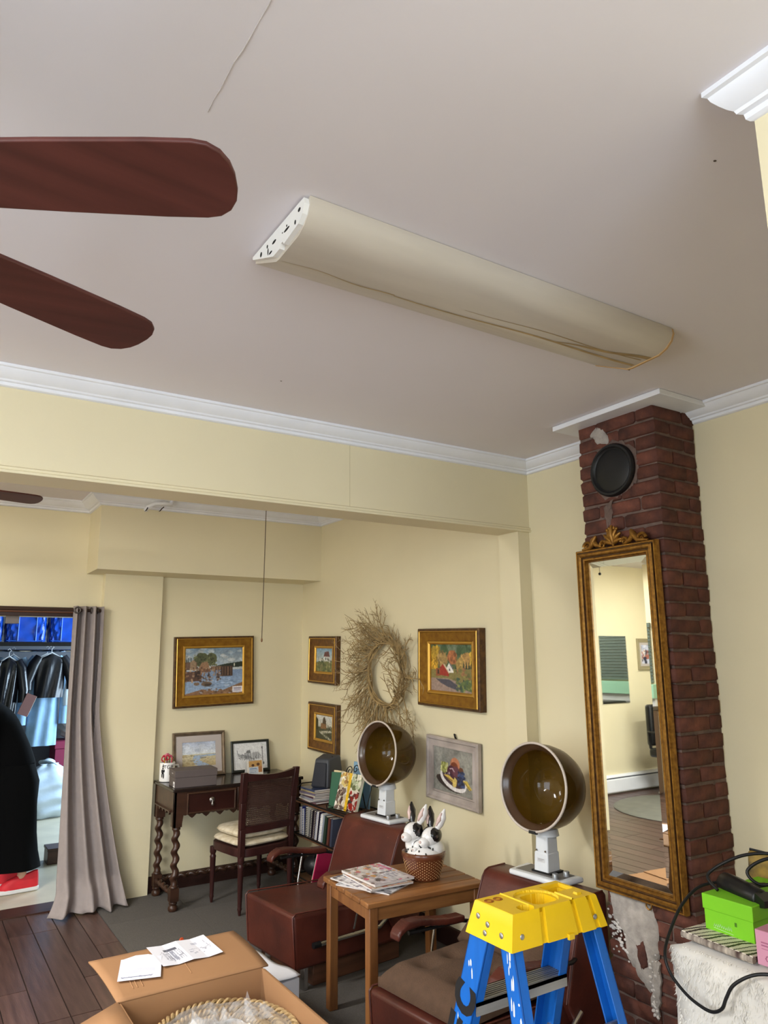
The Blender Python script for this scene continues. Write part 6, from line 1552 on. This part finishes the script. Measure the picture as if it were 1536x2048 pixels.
# ================================================================== PERSON IN THE DOORWAY
SKIN = mat('skin', (206, 160, 134), 0.5, sss=.1); CLOTH = mat('black_clothing', (8, 8, 9), 0.95, spec=.1); HAIRM = mat('brown_hair', (66, 46, 36), .5, var=.3, scale=30, stretch=(5, 5, 1))
pe = thing('person', 'person in loose black clothes and red slip-on shoes leaning through the doorway', 'person', (.66, 6.0, 0))
def skin_mesh(name, joints, edges, m_, parent, root=0, sub=2):
    me = bpy.data.meshes.new(name); me.from_pydata([j[0] for j in joints], edges, [])
    o_ = bpy.data.objects.new(name, me); COL.objects.link(o_); me.materials.append(m_); o_.parent = parent
    o_.modifiers.new('skin', 'SKIN')
    sv = me.skin_vertices if me.skin_vertices else None
    if not me.skin_vertices:
        bm2 = bmesh.new(); bm2.from_mesh(me); bm2.verts.layers.skin.verify(); bm2.to_mesh(me); bm2.free()
    lay = me.skin_vertices[0].data
    for i, j in enumerate(joints):
        lay[i].radius = j[1] if isinstance(j[1], tuple) else (j[1], j[1]); lay[i].use_root = (i == root)
    md = o_.modifiers.new('sub', 'SUBSURF'); md.levels = sub; md.render_levels = sub
    o_.modifiers['skin'].use_smooth_shade = True
    return o_
# facing -x, trunk bent forward
J = [((.04, 0, .82), (.08, .10)), ((-.02, 0, .93), (.09, .12)), ((-.10, 0, 1.08), (.10, .14)), ((-.17, 0, 1.20), (.09, .15)), ((-.22, 0, 1.28), .050), ((-.265, 0, 1.345), .048),
     ((-.30, 0, 1.41), (.075, .065)), ((-.325, 0, 1.49), (.085, .072)), ((-.32, 0, 1.55), (.05, .05)),
     ((.05, .075, .76), (.070, .070)), ((.05, .10, .43), .052), ((.08, .10, .10), .032), ((-.0, .10, .048), .020), ((-.06, .10, .040), .016),
     ((.05, -.075, .76), (.070, .070)), ((.07, -.10, .43), .052), ((.14, -.10, .10), .032), ((.06, -.10, .048), .020), ((.0, -.10, .040), .016),
     ((-.19, .19, 1.20), .052), ((-.24, .23, .96), .040), ((-.36, .20, .80), .030), ((-.40, .19, .755), (.014, .032)), ((-.425, .185, .725), (.012, .036)),
     ((-.19, -.19, 1.20), .052), ((-.22, -.24, .96), .040), ((-.34, -.21, .80), .030), ((-.38, -.20, .755), (.014, .032)), ((-.405, -.195, .725), (.012, .036))]
E_ = [(0, 1), (1, 2), (2, 3), (3, 4), (4, 5), (5, 6), (6, 7), (7, 8), (0, 9), (9, 10), (10, 11), (11, 12), (12, 13), (0, 14), (14, 15), (15, 16), (16, 17), (17, 18), (3, 19), (19, 20), (20, 21), (21, 22), (22, 23), (3, 24), (24, 25), (25, 26), (26, 27), (27, 28)]
for (hx, hy, hz, s, base) in ((-.425, .185, .725, 1, 23), (-.405, -.195, .725, -1, 28)):
    for k, (oy, L_) in enumerate(((.030, .062), (.011, .075), (-.009, .070), (-.028, .054))):
        i0 = len(J); J.append(((hx - .012, hy + oy, hz - .020), .0095)); J.append(((hx - .022, hy + oy, hz - .020 - L_ * .55), .0088)); J.append(((hx - .012, hy + oy * .95, hz - .020 - L_), .0078))
        E_.extend([(base, i0), (i0, i0 + 1), (i0 + 1, i0 + 2)])
    i0 = len(J); J.append(((hx - .012, hy - s * .040, hz + .005), .010)); J.append(((hx - .035, hy - s * .050, hz - .028), .009)); E_.extend([(base - 1, i0), (i0, i0 + 1)])
body = skin_mesh('body', J, E_, SKIN, pe)
f_ = MB(); f_.ell((-.405, 0, 1.455), (.016, .011, .018), 10, 8); obj('nose', f_, SKIN, pe, smooth=60)
for s in (-1, 1):
    obj('eye', MB().ell((-.392, s * .030, 1.485), (.008, .012, .008), 10, 8), mat('eye_white', (220, 216, 210), .2), pe, smooth=60)
    obj('ear', MB().ell((-.315, s * .076, 1.465), (.018, .008, .028), 10, 8), SKIN, pe, smooth=60)
obj('mouth', MB().ell((-.392, 0, 1.420), (.006, .022, .006), 10, 8), mat('lips', (170, 96, 88), .4), pe, smooth=60)
hm = MB(); hm.ell((-.300, 0, 1.520), (.098, .090, .075), 20, 12); hm.ell((-.255, 0, 1.455), (.062, .085, .110), 18, 12); obj('hair', hm, HAIRM, pe, smooth=60)
tunic = [((.055, 0, .70), (.150, .165)), ((.030, 0, .82), (.155, .165)), ((-.03, 0, .97), (.130, .155)), ((-.105, 0, 1.10), (.125, .165)), ((-.17, 0, 1.205), (.110, .17)), ((-.215, 0, 1.262), (.066, .075)),
         ((-.19, .195, 1.19), .072), ((-.24, .235, .96), .062), ((-.35, .205, .82), .050), ((-.19, -.195, 1.19), .072), ((-.22, -.245, .96), .062), ((-.33, -.215, .82), .050)]
tun = skin_mesh('tunic', tunic, [(0, 1), (1, 2), (2, 3), (3, 4), (4, 5), (4, 6), (6, 7), (7, 8), (4, 9), (9, 10), (10, 11)], CLOTH, pe)
for (y, dx) in ((.10, 0), (-.10, .055)):
    tr = MB(); prof_ = [(.84, .100, .078), (.72, .135, .100), (.55, .126, .096), (.38, .118, .094), (.26, .126, .098), (.17, .140, .106), (.150, .142, .108)]
    vv = []; n_ = 26
    for (z, ra, rb_) in prof_:
        for k in range(n_):
            a = 2 * PI * k / n_; f2 = 1 + .05 * math.sin(5 * a + 9 * z)
            vv.append((.055 + dx * (1 - z / .84) + ra * f2 * math.cos(a), y * .95 + rb_ * f2 * math.sin(a), z + (.016 * math.cos(a) if z < .11 else 0)))
    tr.add(vv, [(i * n_ + k, i * n_ + (k + 1) % n_, (i + 1) * n_ + (k + 1) % n_, (i + 1) * n_ + k) for i in range(len(prof_) - 1) for k in range(n_)])
    obj('trouser_leg', tr, CLOTH, pe, smooth=70)
REDS = mat('red_canvas_shoe', (206, 36, 48), .6, var=.1, scale=20); SOLE = mat('white_sole', (222, 220, 220), .6)
for (x, y) in ((.10, .10), (.165, -.10)):
    so = MB(); ol = [(.075, -.024), (.082, 0), (.075, .024), (.03, .034), (-.05, .036), (-.11, .042), (-.165, .034), (-.185, 0), (-.165, -.036), (-.11, -.042), (-.05, -.034), (.03, -.032)]
    so.prism([(x + a, y + b) for a, b in ol], .001, .030, 'z'); s_ = obj('shoe_sole', so, SOLE, pe, bevel=.008, seg=3)
    up = MB()
    for (a, b, z, s) in ((0, 0, .030, 1.0),): pass
    prof_ = [(.028, .97, 0), (.050, .95, 0), (.074, .86, .006), (.096, .66, .018), (.110, .50, .030)]
    vv = []; n_ = len(ol)
    for (z, k, sh_) in prof_:
        for (a, b) in ol: vv.append((x + (a - .03) * k + .03 + sh_ * .5, y + b * k, z + (.018 if a > .02 and z > .06 else 0)))
    up.add(vv, [(i * n_ + k, i * n_ + (k + 1) % n_, (i + 1) * n_ + (k + 1) % n_, (i + 1) * n_ + k) for i in range(len(prof_) - 1) for k in range(n_)])
    obj('shoe_upper', up, REDS, pe, smooth=60, sub=1)
    obj('shoe_tongue', MB().ell((x - .045, y, .082), (.040, .022, .016), 12, 8), mat('shoe_tongue_pink', (196, 120, 116), .7), pe, smooth=60)

# ================================================================== WHAT THE TALL MIRROR SHOWS: FAR LEFT OF THE ROOM
hb = thing('baseboard_heater', 'white baseboard heater along the far wall, seen in the tall mirror', 'heater', (-3.38, 6.05, 0))
obj('housing', MB().run([(0, .02), (.055, .02), (.060, .03), (.060, .155), (.045, .165), (0, .165)], (0, 0, 0), (2.4, 0, 0), (0, -1, 0)), WHITE, hb)
obj('top_cover', MB().run([(0, .195), (.030, .195), (.048, .178), (.050, .186), (.033, .205), (0, .205)], (0, 0, 0), (2.4, 0, 0), (0, -1, 0)), WHITE, hb)
obj('fin_slot', MB().box(0, 2.4, -.040, -.001, .165, .195), BLACK, hb)
P = Paint(70, 70, (196, 200, 222), 61); P.dabs(40, 0, 0, 1, .5, [(170, 176, 206), (216, 218, 232)], .05, .15); P.dabs(40, .2, .3, 1, .8, [(120, 70, 60), (226, 216, 210), (60, 50, 60), (170, 90, 70)], .04, .10); P.ell(.5, .65, .25, .12, (170, 96, 80)); P.dabs(10, .6, .7, 1, 1, [(30, 34, 60)], .05, .1)
picture('painting', 'silver framed pale painting on the far wall, seen in the tall mirror', (-3.03, 6.049, 1.57), 0, .36, .385, PF(.05, .02), mat('silver_gilt', (170, 160, 130), .4, metal=.5), P, mat_in=.03, mat_col=mat('mount_taupe', (186, 176, 170), .8), canvas_out=.006)
m2 = thing('salon_mirror', 'frameless station mirror on the far wall, seen in the tall mirror', 'mirror', (-2.41, 6.049, 1.395))
obj('glass', MB().box(-.24, .24, -.008, -.002, -.395, .395), GLASS, m2); obj('backing', MB().box(-.235, .235, -.002, 0, -.39, .39), DARKW, m2)
rg = thing('floor_mat', 'round grey anti-fatigue mat on the plank floor, seen in the tall mirror', 'mat', (-2.18, 5.00, .001))
obj('pad', MB().lathe([(.001, .0), (.74, 0), (.75, .004), (.72, .016), (.002, .018)], 64), mat('grey_rubber', (112, 112, 104), .7, var=.15, scale=8), rg, smooth=40)
sch = thing('styling_chair', 'black styling chair on the round mat, seen in the tall mirror', 'chair', (-2.74, 5.45, .018))
BV = mat('black_vinyl', (22, 22, 24), .35)
obj('base', MB().lathe([(.28, 0), (.28, .012), (.06, .03), (.035, .05), (.035, .40)], 32), CHROME, sch, smooth=40)
obj('seat', MB().box(-.25, .25, -.25, .25, .40, .50), BV, sch, bevel=.03, seg=3); obj('backrest', MB().box(-.24, .24, .20, .28, .52, .98), BV, sch, bevel=.03, seg=3)
for s in (-1, 1): obj('arm', MB().tube([(s * .27, .20, .50), (s * .29, .20, .68), (s * .29, -.18, .68), (s * .27, -.20, .50)], .018, 10), BV, sch, smooth=60)
stn = thing('styling_station', 'mint green styling counter on the far left wall, seen only in mirrors', 'counter', (-3.398, 5.18, 0))
obj('body', MB().box(0.004, .30, -.5, .5, 0.002, .93), mat('brown_counter_front', (96, 70, 54), .4), stn, bevel=.004); obj('top', MB().box(.004, .34, -.52, .52, .93, .97), mat('dark_counter', (60, 48, 44), .3), stn, bevel=.004)
obj('backsplash', MB().box(.004, .06, -.5, .5, .97, 1.06), WHITE, stn); obj('ledge', MB().box(.004, .12, -.52, .52, 1.06, 1.22), mat('mint_paint', (150, 196, 172), .5), stn, bevel=.004)
bl = thing('window_blind', 'grey-green slatted blind above the mint counter, seen only in mirrors', 'blind', (-3.394, 5.18, 1.24))
for k in range(16): obj('slat', MB().box(.004, .030, -.48, .48, .040 * k, .040 * k + .034, TR((0, 0, 0))), mat('blind_grey', (92, 104, 98), .5), bl)
obj('headrail', MB().box(.002, .04, -.49, .49, .645, .70), mat('blind_grey', (92, 104, 98), .5), bl)
fcb = thing('flat_carton', 'flattened brown carton on the plank floor, seen in the tall mirror', 'box', (.02, 3.45, .001), (0, 0, R(8)))
obj('sheet', MB().box(-.28, .28, -.34, .34, 0, .006), CARD, fcb); obj('flap', MB().box(-.28, .10, -.30, .34, .0062, .012), CARD, fcb)
